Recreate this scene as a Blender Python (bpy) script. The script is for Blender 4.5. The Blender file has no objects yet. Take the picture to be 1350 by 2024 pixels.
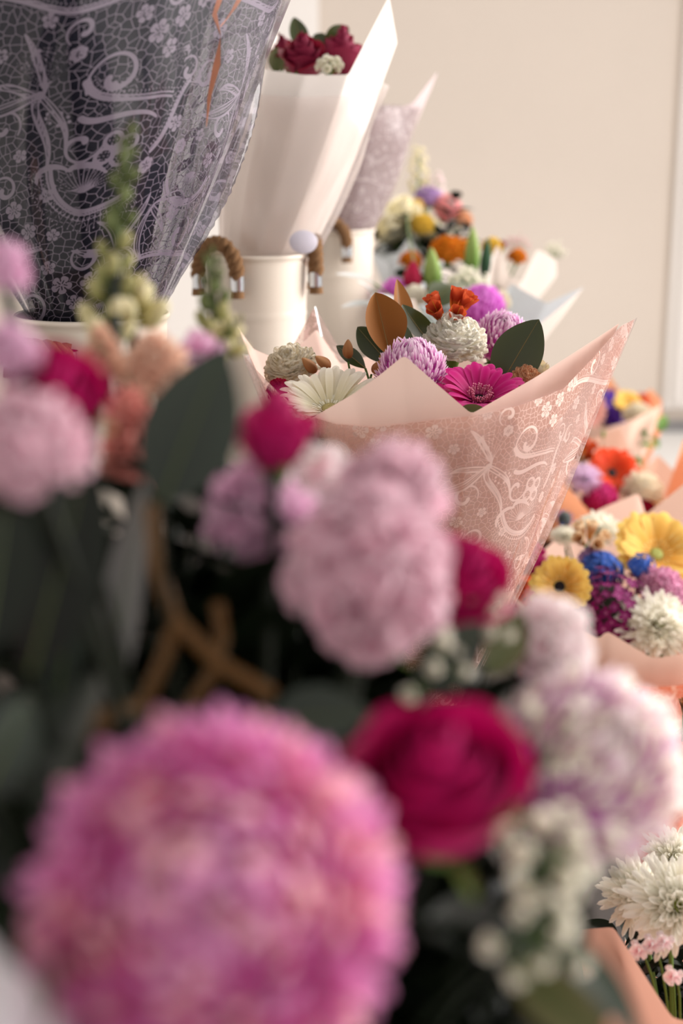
import bpy, math, random
import numpy as np
from mathutils import Vector, Matrix

sc = bpy.context.scene
PI = math.pi
# ------------------------------------------------------------------ camera
CAM_Z = 1.25
PITCH = math.radians(14.8)
FPX = 2811.0
cam = bpy.data.cameras.new('camera'); camo = bpy.data.objects.new('camera', cam)
sc.collection.objects.link(camo); sc.camera = camo
cam.sensor_fit = 'VERTICAL'; cam.sensor_height = 36.0; cam.sensor_width = 24.0
cam.lens = FPX * 36.0 / 2024.0
cam.clip_start = 0.02; cam.clip_end = 60
camo.location = (0, 0, CAM_Z); camo.rotation_euler = (PI / 2 - PITCH, 0, 0)
cam.dof.use_dof = True; cam.dof.focus_distance = 1.44; cam.dof.aperture_fstop = 3.4
# ------------------------------------------------------------------ light
w = bpy.data.worlds.new('world'); sc.world = w; w.use_nodes = True
bg = w.node_tree.nodes['Background']; bg.inputs[0].default_value = (1.0, 0.94, 0.91, 1); bg.inputs[1].default_value = 0.46
def area(name, loc, target, sx, sy, power, col):
    l = bpy.data.lights.new(name, 'AREA'); l.shape = 'RECTANGLE'; l.size = sx; l.size_y = sy; l.energy = power; l.color = col
    o = bpy.data.objects.new(name, l); sc.collection.objects.link(o); o.location = loc
    o.rotation_euler = (Vector(target) - Vector(loc)).to_track_quat('-Z', 'Y').to_euler(); return o
area('assumed_window_lamp', (3.4, 2.1, 2.0), (0.2, 1.5, 0.9), 3.0, 2.2, 158, (1.0, 0.955, 0.93))  # free area lamp added for an assumed window out of view; none is built
area('added_overhead_soft', (0.9, 4.0, 2.75), (0.5, 2.6, 0.9), 2.4, 2.4, 30, (1.0, 0.95, 0.91))  # second, weak soft area lamp added overhead, no fitting built
sc.view_settings.view_transform = 'Standard'; sc.view_settings.look = 'None'
sc.view_settings.gamma = 1.0; sc.view_settings.use_curve_mapping = False
sc.view_settings.exposure = 0.54
sc.cycles.use_denoising = True
sc.cycles.max_bounces = 7; sc.cycles.diffuse_bounces = 4; sc.cycles.glossy_bounces = 3
sc.cycles.transmission_bounces = 4; sc.cycles.transparent_max_bounces = 16
sc.cycles.sample_clamp_indirect = 4.0; sc.cycles.sample_clamp_direct = 12.0
sc.cycles.caustics_reflective = False; sc.cycles.caustics_refractive = False

CP, SP = math.cos(PITCH), math.sin(PITCH)
def at(px, py, d):
    """a point seen at a picture position, d metres away along the view axis"""
    rx = (px - 675.0) / FPX; uy = (1012.0 - py) / FPX
    return Vector((rx * d, d * (CP + uy * SP), CAM_Z + d * (-SP + uy * CP)))
def mm(px, d): return px / FPX * d

# ------------------------------------------------------------------ materials
def lin(h):
    h = h.lstrip('#'); r = []
    for i in (0, 2, 4):
        c = int(h[i:i+2], 16) / 255.0
        r.append(c / 12.92 if c <= 0.04045 else ((c + 0.055) / 1.055) ** 2.4)
    return (r[0], r[1], r[2], 1.0)
class NT:
    def __init__(s, name):
        s.m = bpy.data.materials.new(name); s.m.use_nodes = True; s.t = s.m.node_tree; s.t.nodes.clear()
        s.out = s.n('ShaderNodeOutputMaterial')
    def n(s, t, **k):
        x = s.t.nodes.new(t)
        for a, b in k.items(): setattr(x, a, b)
        return x
    def l(s, a, b): s.t.links.new(a, b)
    def math(s, op, a, b=None, c=None):
        x = s.n('ShaderNodeMath', operation=op)
        for i, v in enumerate((a, b, c)):
            if v is None: continue
            if isinstance(v, (int, float)): x.inputs[i].default_value = v
            else: s.l(v, x.inputs[i])
        return x.outputs[0]
    def mix(s, f, a, b, blend='MIX'):
        x = s.n('ShaderNodeMix', data_type='RGBA', blend_type=blend)
        for i, v in ((0, f), (6, a), (7, b)):
            if isinstance(v, (int, float)): x.inputs[i].default_value = v
            elif isinstance(v, tuple): x.inputs[i].default_value = v
            else: s.l(v, x.inputs[i])
        return x.outputs[2]
    def mixs(s, f, a, b):
        x = s.n('ShaderNodeMixShader')
        if isinstance(f, (int, float)): x.inputs[0].default_value = f
        else: s.l(f, x.inputs[0])
        s.l(a, x.inputs[1]); s.l(b, x.inputs[2]); return x.outputs[0]
    def prin(s, col, rough=0.5, spec=0.4, metal=0.0, bump=None):
        x = s.n('ShaderNodeBsdfPrincipled')
        if isinstance(col, tuple): x.inputs['Base Color'].default_value = col
        else: s.l(col, x.inputs['Base Color'])
        x.inputs['Roughness'].default_value = rough; x.inputs['Specular IOR Level'].default_value = spec
        x.inputs['Metallic'].default_value = metal
        if bump is not None: s.l(bump, x.inputs['Normal'])
        return x.outputs[0]
    def noise(s, scale, detail=3, coord='Object'):
        tc = s.n('ShaderNodeTexCoord'); x = s.n('ShaderNodeTexNoise'); x.inputs['Scale'].default_value = scale
        x.inputs['Detail'].default_value = detail; s.l(tc.outputs[coord], x.inputs['Vector']); return x.outputs[0]
    def bump(s, h, strength=0.3, dist=0.002):
        x = s.n('ShaderNodeBump'); x.inputs['Strength'].default_value = strength; x.inputs['Distance'].default_value = dist
        s.l(h, x.inputs['Height']); return x.outputs[0]
    def done(s, sh): s.l(sh, s.out.inputs[0]); return s.m
MATS = {}
def simple(name, col, rough=0.5, spec=0.4, metal=0.0, nscale=60, namt=0.08, bstr=0.15, bdist=0.001):
    if name in MATS: return MATS[name]
    t = NT(name); c = lin(col); f = t.noise(nscale, 4)
    dark = (c[0]*(1-namt*2), c[1]*(1-namt*2), c[2]*(1-namt*2), 1)
    MATS[name] = t.done(t.prin(t.mix(f, dark, c), rough, spec, metal, t.bump(f, bstr, bdist)))
    return MATS[name]
def pm(name, base, tip, edge=None, edge_f=0.5, vary=0.15, back=None, mid=None, transl=0.25, rough=0.6, spec=0.25, alt=None, alt_f=0.5, ramp=(0.1, 0.9), veins=0.0):
    """petal or leaf: colour along its length (pt.r), towards its edge (pt.g), and from petal to petal (pt.b)"""
    if name in MATS: return MATS[name]
    t = NT(name)
    a = t.n('ShaderNodeAttribute', attribute_name='pt'); sep = t.n('ShaderNodeSeparateColor'); t.l(a.outputs['Color'], sep.inputs[0])
    r, g, b = sep.outputs
    cr = t.n('ShaderNodeValToRGB'); e = cr.color_ramp.elements
    e[0].position = ramp[0]; e[0].color = lin(base); e[1].position = ramp[1]; e[1].color = lin(tip)
    if mid:
        q = e.new((ramp[0] + ramp[1]) / 2); q.color = lin(mid)
    t.l(r, cr.inputs[0]); col = cr.outputs[0]
    if edge: col = t.mix(t.math('MULTIPLY', t.math('POWER', g, 2.0), edge_f), col, lin(edge))
    if alt:
        gt = t.math('MULTIPLY', t.math('GREATER_THAN', b, 1 - alt_f), 0.85)
        col = t.mix(gt, col, lin(alt))
    if veins:
        f = t.math('ABSOLUTE', t.math('SINE', t.math('MULTIPLY', g, 22.0)))
        col = t.mix(t.math('MULTIPLY', f, veins), col, (0.9, 0.85, 0.8, 1), 'MULTIPLY')
    hs = t.n('ShaderNodeHueSaturation'); t.l(col, hs.inputs['Color'])
    t.l(t.math('ADD', t.math('MULTIPLY', b, vary * 2), 1.0 - vary), hs.inputs['Value']); col = hs.outputs[0]
    if back:
        ge = t.n('ShaderNodeNewGeometry'); col = t.mix(ge.outputs['Backfacing'], col, lin(back))
    p = t.prin(col, rough, spec)
    tr = t.n('ShaderNodeBsdfTranslucent'); t.l(col, tr.inputs[0])
    MATS[name] = t.done(t.mixs(transl, p, tr.outputs[0])); return MATS[name]

# ------------------------------------------------------------------ geometry
def grid_faces(nu, nv, off=0, wrap=False):
    i = np.arange(nv - 1)[:, None]; j = np.arange(nu if wrap else nu - 1)[None, :]
    j2 = (j + 1) % nu
    a = i * nu + j; b = i * nu + j2; c = (i + 1) * nu + j2; d = (i + 1) * nu + j
    return np.stack([a, b, c, d], -1).reshape(-1, 4) + off
class GB:
    def __init__(s): s.V = []; s.F = []; s.A = []; s.M = []; s.n = 0
    def add(s, V, F, A=None, mi=0):
        V = np.asarray(V, float).reshape(-1, 3); F = np.asarray(F)
        if A is None: A = np.tile([0.5, 0.0, 0.5], (len(V), 1))
        s.V.append(V); s.F.append(F + s.n); s.A.append(np.asarray(A, float).reshape(-1, 3)); s.M += [mi] * len(F); s.n += len(V)
        return s
    def mesh(s, name, mats, smooth=True, attrs=None):
        V = np.concatenate(s.V); me = bpy.data.meshes.new(name)
        fs = []
        for f in s.F: fs.extend(f.tolist())
        me.from_pydata(V.tolist(), [], fs)
        for m in (mats if isinstance(mats, (list, tuple)) else [mats]): me.materials.append(m)
        me.polygons.foreach_set('material_index', s.M)
        if smooth: me.polygons.foreach_set('use_smooth', [True] * len(me.polygons))
        A = np.concatenate(s.A); ca = me.color_attributes.new('pt', 'FLOAT_COLOR', 'POINT')
        ca.data.foreach_set('color', np.c_[A, np.ones(len(A))].ravel())
        if attrs:
            for k, arr in attrs.items():
                at_ = me.attributes.new(k, 'FLOAT_VECTOR', 'POINT'); at_.data.foreach_set('vector', np.asarray(arr, float).ravel())
        me.update(); return me
def smoothstep(a, b, x):
    t = np.clip((x - a) / (b - a), 0, 1); return t * t * (3 - 2 * t)
def petal(L, W, elev=(0.2, 0.2), cup=0.0, nv=7, nu=5, base_w=0.3, tip_p=5.0, belly=0.8, ruffle=0.0, rf=3.0, zig=0.0, x0=0.0, z0=0.0, rnd=0.5, ph=0.0, notch=0.0):
    """a petal growing along +X, its width along Y; elev = elevation angles along its length"""
    v = 1 - (1 - np.linspace(0, 1, nv))**1.7; u = np.linspace(-1, 1, nu)
    el = np.interp(v, np.linspace(0, 1, len(elev)), elev)
    dx = np.cos(el); dz = np.sin(el); st = L * np.diff(v)
    cx = np.r_[0, np.cumsum((dx[1:] + dx[:-1]) / 2 * st)]; cz = np.r_[0, np.cumsum((dz[1:] + dz[:-1]) / 2 * st)]
    wv = (base_w + (1 - base_w) * v ** belly) * np.clip(1 - v ** tip_p, 0.0, 1) ** 0.5 * W / 2
    if base_w == 0: wv[0] = 0
    U, Vv = np.meshgrid(u, v)
    nrm = np.stack([-dz, dx], -1)
    off = cup * (U ** 2) * wv[:, None] + ruffle * (Vv ** 2) * np.sin(U * rf * PI + ph + Vv * 2)
    ex = zig * (Vv ** 6) * np.where(np.arange(nu) % 2, 1, -1)[None, :] * L - notch * L * (Vv ** 4) * (1 - np.abs(U)) 
    X = cx[:, None] + nrm[:, 0:1] * off + dx[:, None] * ex + x0
    Z = cz[:, None] + nrm[:, 1:2] * off + dz[:, None] * ex + z0
    Y = U * wv[:, None]
    return np.stack([X, Y, Z], -1).reshape(-1, 3), grid_faces(nu, nv), np.stack([Vv, np.abs(U), np.full_like(U, rnd)], -1).reshape(-1, 3)
def rotz(V, a):
    c, s = math.cos(a), math.sin(a); return V @ np.array([[c, s, 0], [-s, c, 0], [0, 0, 1]])
def tube(pts, rad, seg=6, cap=True):
    pts = [Vector(p) for p in pts]; n = len(pts)
    if isinstance(rad, (int, float)): rad = [rad] * n
    V = []; t0 = (pts[1] - pts[0]).normalized(); a = t0.orthogonal().normalized()
    for i in range(n):
        t = (pts[min(i+1, n-1)] - pts[max(i-1, 0)]).normalized()
        a = (a - t * a.dot(t)).normalized(); b = t.cross(a)
        for k in range(seg):
            q = 2 * PI * k / seg; V.append(pts[i] + (a * math.cos(q) + b * math.sin(q)) * rad[i])
    V = np.array([tuple(p) for p in V]); A = np.repeat(np.linspace(0, 1, n), seg)
    return V, grid_faces(seg, n, 0, True), np.stack([A, A * 0, A * 0 + 0.5], -1)
def bez(p0, p1, p2, p3, n=10):
    p0, p1, p2, p3 = map(Vector, (p0, p1, p2, p3)); out = []
    for i in range(n):
        t = i / (n - 1); out.append(p0*(1-t)**3 + p1*3*t*(1-t)**2 + p2*3*t*t*(1-t) + p3*t**3)
    return out
def ball(c, r, nu=8, nv=6, sx=1, sy=1, sz=1, rnd=0.5):
    th = np.linspace(0, PI, nv); ph = np.linspace(0, 2*PI, nu, endpoint=False); T, P_ = np.meshgrid(th, ph, indexing='ij')
    V = np.stack([np.sin(T)*np.cos(P_)*sx, np.sin(T)*np.sin(P_)*sy, -np.cos(T)*sz], -1).reshape(-1, 3) * r + np.array(c)
    A = np.stack([T/PI, T*0, T*0 + rnd], -1).reshape(-1, 3)
    return V, grid_faces(nu, nv, 0, True), A
def lathe(prof, seg=48):
    prof = np.array(prof); a = np.linspace(0, 2*PI, seg, endpoint=False)
    V = np.stack([prof[:, 0:1]*np.cos(a), prof[:, 0:1]*np.sin(a), np.repeat(prof[:, 1:2], seg, 1)], -1).reshape(-1, 3)
    return V, grid_faces(seg, len(prof), 0, True)
def box(x0, y0, z0, x1, y1, z1):
    V = [(x, y, z) for z in (z0, z1) for y in (y0, y1) for x in (x0, x1)]
    F = np.array([(0,2,3,1),(4,5,7,6),(0,1,5,4),(2,6,7,3),(0,4,6,2),(1,3,7,5)]); return np.array(V, float), F

# ------------------------------------------------------------------ objects
def face(tilt=0, az=0, roll=0):
    """rotation whose Z leans from straight up towards the aisle by tilt degrees"""
    t, a = math.radians(tilt), math.radians(az)
    z = Vector((math.sin(t)*math.sin(a), -math.sin(t)*math.cos(a), math.cos(t)))
    x = Vector((1, 0, 0)) if abs(z.x) < 0.9 else Vector((0, 1, 0))
    y = z.cross(x).normalized(); x = y.cross(z)
    return Matrix((x, y, z)).transposed().to_4x4() @ Matrix.Rotation(math.radians(roll), 4, 'Z')
def aim(d, up=(0, 0, 1)):
    """rotation whose X follows direction d"""
    x = Vector(d).normalized(); z = Vector(up); z = (z - x * z.dot(x))
    z = z.normalized() if z.length > 1e-4 else x.orthogonal().normalized()
    y = z.cross(x); return Matrix((x, y, z)).transposed().to_4x4()
def tag(o, label, cat, group=None, kind=None):
    if label: o['label'] = label
    if cat: o['category'] = cat
    if group: o['group'] = group
    if kind: o['kind'] = kind
    return o
def root(name, M, label, cat, group=None):
    o = bpy.data.objects.new(name, None); o.empty_display_size = 0.01; sc.collection.objects.link(o); o.matrix_world = M
    return tag(o, label, cat, group)
def part(name, me, parent=None, M=None, label=None, kind=None):
    o = bpy.data.objects.new(name, me); sc.collection.objects.link(o); o.parent = parent
    if M is not None: o.matrix_local = M
    if label: o['label'] = label
    if kind: o['kind'] = kind
    return o
def put(rt, tmpl):
    """link a flower's parts under its root; a row is (name, mesh, matrix, label, kind)"""
    for row in tmpl:
        o = part(row[0], row[1], rt, row[2], row[3] if len(row) > 3 else None, row[4] if len(row) > 4 else None)
        if len(row) > 5:
            for s in row[5]: part(s[0], s[1], o, s[2])
M_STEM = pm('stem_green', '4a6b2c', '6f8f45', transl=0.0, rough=0.45)
def stem_to(rt, bind, r=0.0022, drop=0.03, name='stem', mat=None, rise=0.35):
    if mat is None and (Vector(bind) - VBIND).length < 0.01: mat = pm('stem_shaded', '141c0e', '1e2814', transl=0.0, rough=0.5)  # stem green darkened to put the nearest bouquet's shade into the colour
    """a stem from under the head to where the bouquet is tied"""
    M = rt.matrix_world; head = M.translation; zc = M.col[2].to_3d().normalized()
    b = Vector(bind); p1 = head - zc * drop * 1.6; L = (b - head).length
    pts = bez(head - zc * 0.004, p1, b + Vector((0, 0, 1)) * L * rise, b, 9)
    inv = M.inverted()
    s = M.to_scale()[0]
    me = GB().add(*tube([inv @ p for p in pts], r / s, 6)).mesh(name, mat or M_STEM)
    part(name, me, rt)
RN = random.Random(7)
NEAR = 0.84   # the nearest bouquet stands this much closer than first paced out
VBIND = at(500, 2500, 0.72*NEAR); VBIND.z = 0.74
# ------------------------------------------------------------------ flower templates (real size, head at the origin, facing +Z)
I4 = Matrix.Identity(4)
def RZ(a): return Matrix.Rotation(a, 4, 'Z')
def T(x, y, z): return Matrix.Translation((x, y, z))
def cluster(name, mat, N, R, pol=(0, 120), L=0.6, W=0.16, elev=(0.0, 0.3, 0.8), r0=0.4, nv=5, nu=3, jitter=0.08, seed=1, grow=0.0, squash=1.0, **k):
    """many petals on a dome: polar angles from pol[0] to pol[1] degrees, L, W and r0 as shares of R"""
    rn = np.random.RandomState(seed); g = GB()
    c0, c1 = math.cos(math.radians(pol[0])), math.cos(math.radians(pol[1]))
    for i in range(N):
        f = (i + 0.5) / N; ct = c0 + (c1 - c0) * f; ct = max(-1, min(1, ct)); th = math.acos(ct); az = i * 2.39996 + rn.randn() * 0.1
        n = Vector((math.sin(th)*math.cos(az), math.sin(th)*math.sin(az), math.cos(th)*squash)).normalized()
        up = Vector((0, 0, 1)) if th > 0.15 else Vector((math.cos(az), math.sin(az), 0.1))
        M3 = aim(n, up).to_3x3(); ls = 1 + rn.randn() * jitter + grow * (f - 0.5)
        V, F, A = petal(L*R*ls, W*R*(1 + 0.1*rn.randn()), [e + rn.randn()*0.08 for e in elev], nv=nv, nu=nu, x0=r0*R, rnd=rn.rand(), ph=rn.rand()*6, **k)
        V = V @ np.array(M3).T
        tw = rn.randn() * 0.03 * R; g.add(V + np.array([0, 0, tw]), F, A)
    return g.mesh(name, mat)
CACHE = {}
def cached(f):
    def g(*a, **k):
        key = (f.__name__, a, tuple(sorted(k.items())))
        if key not in CACHE: CACHE[key] = f(*a, **k)
        return CACHE[key]
    return g
def calyx_mesh(r, h, name='calyx', mat=None):
    g = GB(); V, F = lathe([(0.0005, -h), (r*0.55, -h*0.9), (r*0.9, -h*0.4), (r, 0), (r*0.8, h*0.15)], 14); g.add(V, F)
    for i in range(8):
        V, F, A = petal(r*1.3, r*0.55, (0.3, 0.1), tip_p=1.5, nv=4, nu=3, x0=r*0.7, z0=-h*0.2); g.add(rotz(V, i*PI/4), F, A)
    return g.mesh(name, mat or M_STEM)
@cached
def gerbera(col, R=0.05, eye='dark', seed=1, cupb=0.25, n=26):
    rn = random.Random(seed)
    C = {'magenta': ('b00560', 'd81488', 'f06ab8', None), 'white': ('efe9c4', 'fbf6e6', 'fffdf2', None), 'yellow': ('f4b43c', 'fad670', 'fce694', None),
         'orange': ('c82a08', 'e84a1c', 'f2703a', None), 'pink': ('e89a90', 'f2b8ac', 'f8d4ca', None)}[col]
    pmt = pm('gerbera_' + col, C[0], C[1], edge=C[2], edge_f=0.35, vary=0.1, transl=0.3, veins=0.5)
    inner = pm('gerbera_inner_' + col, C[0], C[2], vary=0.15, transl=0.2, ramp=(0.4, 1.0))
    pet = []
    for j in range(3):
        e0 = 0.32 + 0.08*j + cupb; pet.append(GB().add(*petal(R*0.86, R*(0.19 if col == 'white' else 0.27 if col == 'magenta' else 0.34), (e0, e0*0.7, e0*0.55, e0*0.15 - 0.15*j), cup=-0.2 + 0.1*j, nv=9, nu=5, base_w=0.35, tip_p=7, belly=0.6, rnd=0.25 + 0.25*j, notch=0.02)).mesh('petal', pmt))
    rows = []
    for ring in range(2):
        for i in range(n):
            a = 2*PI*(i + 0.5*ring)/n + rn.uniform(-0.04, 0.04)
            M = RZ(a) @ T(R*0.13, 0, -0.001*ring) @ Matrix.Rotation(-(0.14*(1-ring) + rn.uniform(-0.05, 0.08)), 4, 'Y') @ Matrix.Rotation(rn.uniform(-0.15, 0.15), 4, 'X') @ Matrix.Scale(rn.uniform(0.92, 1.05) - 0.12*(1-ring), 4)
            rows.append(('petal', pet[rn.randrange(3)], M))
    g = GB()
    for ring, (L, W, r0, el) in enumerate(((0.55, 0.075, 0.14, 0.70), (0.26, 0.06, 0.13, 0.95), (0.16, 0.05, 0.11, 1.15))):
        m = 22
        for i in range(m):
            V, F, A = petal(L*R*rn.uniform(0.85, 1.1), W*R, (el, el*0.8, el*0.35), cup=0.4, nv=5, nu=3, x0=r0*R, rnd=rn.random(), tip_p=4)
            g.add(rotz(V, 2*PI*(i + 0.37*ring)/m + rn.uniform(-0.05, 0.05)), F, A)
    rows.append(('inner_petals', g.mesh('inner_petals', inner), I4.copy(), None, 'stuff'))
    ec = {'dark': ('0a0406', '1c0a0e'), 'cream': ('8a7a2c', 'd8c890'), 'green': ('7a8a3a', 'c8c878'), 'blush': ('c86890', 'f0b0c0')}
    g = GB()
    k_ = 1.35 if eye == 'dark' and col != 'magenta' else 1.0; V, F = lathe([(0.0003, R*0.10), (R*0.06*k_, R*0.11), (R*0.12*k_, R*0.09), (R*0.15*k_, R*0.02), (R*0.1, -R*0.05)], 18); g.add(V, F)
    for i in range(70):
        f = (i + 0.5)/70; rr = R*0.14*k_*math.sqrt(f); a = i*2.4; g.add(*ball((rr*math.cos(a), rr*math.sin(a), R*0.105 - R*0.04*f), R*0.012, 5, 4, rnd=rn.random()))
    rows.append(('flower_center', g.mesh('flower_center', pm('eye_' + eye, *ec[eye], vary=0.3, transl=0)), I4.copy(), None))
    if eye == 'dark' and col == 'magenta':
        g = GB()
        for i in range(90):
            a = i*2.4; rr = R*rn.uniform(0.14, 0.27); h = R*rn.uniform(0.16, 0.3)
            g.add(*tube([(rr*0.8*math.cos(a), rr*0.8*math.sin(a), 0.002), (rr*math.cos(a), rr*math.sin(a), h)], [R*0.008, R*0.006], 4)); g.add(*ball((rr*math.cos(a), rr*math.sin(a), h), R*0.018, 5, 4, rnd=rn.random()))
        rows.append(('stamens', g.mesh('stamens', pm('gerbera_stamen', 'c03070', 'f0a0b8', vary=0.3, transl=0)), I4.copy(), None, 'stuff'))
    rows.append(('calyx', calyx_mesh(R*0.2, R*0.22), T(0, 0, -0.002)))
    return rows
@cached
def mum(col, R=0.05, N=260, seed=1, pol=130):
    C = {'lilac': dict(base='cc44b0', tip='fdeef6', mid='e48cd0', edge='fff4fb', edge_f=0.9, vary=0.1),
         'pinkball': dict(base='dc6cb4', tip='f2b8e0', mid='e482c4', edge='f6c4dc', edge_f=0.5, vary=0.12, alt='f6ccc8', alt_f=0.3),
         'whitelilac': dict(base='c458bc', tip='fffaf6', mid='f2cce4', edge='fffaf4', edge_f=0.7, vary=0.06, alt='fdf8ea', alt_f=0.5),
         'orchid': dict(base='b83ca8', tip='f0a0ec', mid='dc6cd4', edge='f8c0f0', edge_f=0.4, vary=0.12),
         'hotpink': dict(base='a80e58', tip='e65aa0', mid='cc2a80', vary=0.15), 'pinkpale': dict(base='e48a90', tip='f8ccc8', vary=0.1),
         'cream': dict(base='dcd49c', tip='fdf8e6', vary=0.06)}[col]
    ptm = pm('mum_' + col, transl=0.58 if col == 'whitelilac' else 0.4, ramp=(0.35, 1.0), **C)
    me = cluster('petals', ptm, N, R, (0, pol), L=0.62, W=(0.115 if N >= 500 else 0.15), elev=(0.15, 0.35, 0.9, 1.5), r0=0.42, nv=6, nu=3, seed=seed, cup=0.6, base_w=0.6, tip_p=4, jitter=0.06)
    core = GB().add(*ball((0, 0, -R*0.02), R*0.72, 16, 10)).mesh('flower_center', pm('mumcore_' + col, C['base'], C['base'], transl=0.1))
    return [('petals', me, I4.copy(), None, 'stuff'), ('flower_center', core, I4.copy()), ('calyx', calyx_mesh(R*0.3, R*0.3), T(0, 0, -R*0.75))]
@cached
def spraymum(col='white', R=0.035, seed=1):
    C = {'white': ('e8e0a8', 'fffcf0'), 'lilac': ('c088c0', 'f2dcf2'), 'peach': ('e0986a', 'f8d8b4')}[col]
    me = cluster('petals', pm('spray_' + col, *C, vary=0.05, transl=0.5, ramp=(0.1, 0.5)), 190, R, (0, 108), L=0.8, W=0.2, elev=(0.35, 0.25, 0.0, 0.5), r0=0.16, nv=6, nu=3, seed=seed, cup=0.7, base_w=0.5, tip_p=6, jitter=0.1, grow=0.7, squash=0.7)
    g = GB()
    for i in range(30):
        a = i*2.4; rr = R*0.13*math.sqrt(i/30); g.add(*ball((rr*math.cos(a), rr*math.sin(a), R*0.34), R*0.035, 5, 4))
    return [('petals', me, I4.copy(), None, 'stuff'), ('flower_center', g.mesh('flower_center', simple('spray_eye', 'a8b050')), I4.copy()), ('calyx', calyx_mesh(R*0.3, R*0.3), T(0, 0, -R*0.1))]
@cached
def carnation(col, R=0.035, seed=1):
    C = {'white': ('fff4e0', 'fffcf2'), 'cream': ('fff0d4', 'fff8e8'), 'peach': ('e8a878', 'f8d0ac'), 'pink': ('d880b0', 'f4c4dc'), 'amber': ('d88010', 'f4ac34'),
         'red': ('8a0620', 'b81838'), 'lemon': ('e8b830', 'f8e070')}[col]
    me = cluster('petals', pm('carn_' + col, *C, vary=0.03, transl=0.7), 150, R, (0, 88), L=0.95, W=0.52, elev=(0.12, 0.05, 0.05, -0.1), r0=0.05, nv=7, nu=15, seed=seed, ruffle=R*0.045, rf=2.2, zig=0.022, base_w=0.12, belly=1.3, tip_p=12, jitter=0.06)
    core = GB().add(*ball((0, 0, R*0.25), R*0.62, 14, 9, 1, 1, 0.9)).mesh('flower_center', pm('carncore_' + col, C[1], C[1], transl=0.1))  # inner ball in petal colour, added so the gaps between petals stay bright
    return [('petals', me, I4.copy(), None, 'stuff'), ('flower_center', core, I4.copy()), ('calyx', calyx_mesh(R*0.26, R*0.8), T(0, 0, -R*0.05))]
@cached
def rose(col, R=0.03, seed=1, N=21, opn=1.0):
    rn = np.random.RandomState(seed)
    C = {'red': ('74041e', '8c0a2c', '8a2444'), 'magenta': ('8e044a', 'b8065c', 'c41c6c'), 'cream': ('e8dca8', 'faf2d4', 'f4e8c4'), 'dark': ('6a0418', '8c0a2c', 'a01a3c')}[col]
    m = pm('rose_' + col, C[0], C[1], edge=C[2], edge_f=0.15, back=C[2] if col != 'cream' else None, vary=0.07, transl=0.2, rough=0.55)
    rows = []; H = R*2.1
    for k in range(N):
        f = k/(N-1); az = k*2.39996*(1.0) + rn.randn()*0.15; r = R*(0.07 + 0.80*f**0.85); h = H*(0.97 + 0.03*rn.randn() - 0.24*f + (0.05 if k < 6 else 0))
        sp = 2.4 - 1.35*min(1, f*1.6); flare = max(0, f - 0.25)**1.3*1.5*opn
        nu, nv = 15, 13; s = np.linspace(-1, 1, nu); t = np.linspace(0, 1, nv); S, Tt = np.meshgrid(s, t)
        ang = az + S*sp*(0.55 + 0.45*np.sqrt(Tt))
        prof = 0.30 + 0.70*np.sin(np.clip(Tt/0.72, 0, 1)*PI/2)
        rr = r*prof*(1 - 0.06*(Tt > 0.72)*(Tt - 0.72)/0.28) + flare*R*0.42*smoothstep(0.62, 1.0, Tt)*(1 - 0.25*S**2) + 0.018*R*np.sin(S*5 + k)*Tt**2
        rr = rr*(1 - 0.35*(1 - f)**1.5*smoothstep(0.6, 1.0, Tt))
        rr = rr + R*0.03*S*(1 - f)   # spiral overlap
        z = h*Tt*(1 - 0.20*np.abs(S)**2.2*Tt) - flare*R*0.40*smoothstep(0.80, 1.0, Tt)
        z = z + R*0.025*np.sin(S*7 + k*1.3)*Tt**3
        V = np.stack([rr*np.cos(ang), rr*np.sin(ang), z - H*0.9], -1).reshape(-1, 3)
        A = np.stack([Tt, np.abs(S), np.full_like(S, rn.rand())], -1).reshape(-1, 3)
        rows.append(('petal', GB().add(V, grid_faces(nu, nv)[:, ::-1], A).mesh('petal', m), I4.copy()))
    g = GB(); V, F = lathe([(0.0005, -0.35*R), (R*0.2, -0.3*R), (R*0.3, -0.1*R), (R*0.34, 0.08*R)], 14); g.add(V, F)
    rows.append(('calyx', g.mesh('calyx', M_STEM), T(0, 0, -H*0.9)))
    sep = GB().add(*petal(R*1.0, R*0.32, (1.1, 0.4, -0.5), tip_p=1.3, nv=7, nu=5, cup=0.3)).mesh('sepal', M_STEM)
    for i in range(5): rows.append(('sepal', sep, T(0, 0, -H*0.9) @ RZ(i*1.2566) @ T(R*0.25, 0, 0)))
    return rows
@cached
def floret_mesh(col, seed, R=0.017, N=13):
    C = {'lilac': ('dc90c0', 'f6d2e8'), 'pale': ('dca0b8', 'f6d6e0'), 'blush': ('f6ccd6', 'fff6f4'), 'peach': ('dca088', 'f6d4bc'), 'salmon': ('c86860', 'eca498'), 'cream': ('e8dcb0', 'fbf4dc')}[col]
    return cluster('floret', pm('stock_' + col, *C, vary=0.1, transl=0.35), N, R, (5, 100), L=0.95, W=1.0, elev=(0.5, 0.1, -0.3), r0=0.03, nv=6, nu=8, seed=seed, ruffle=R*0.12, rf=1.6, base_w=0.15, belly=1.1, tip_p=7)
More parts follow.
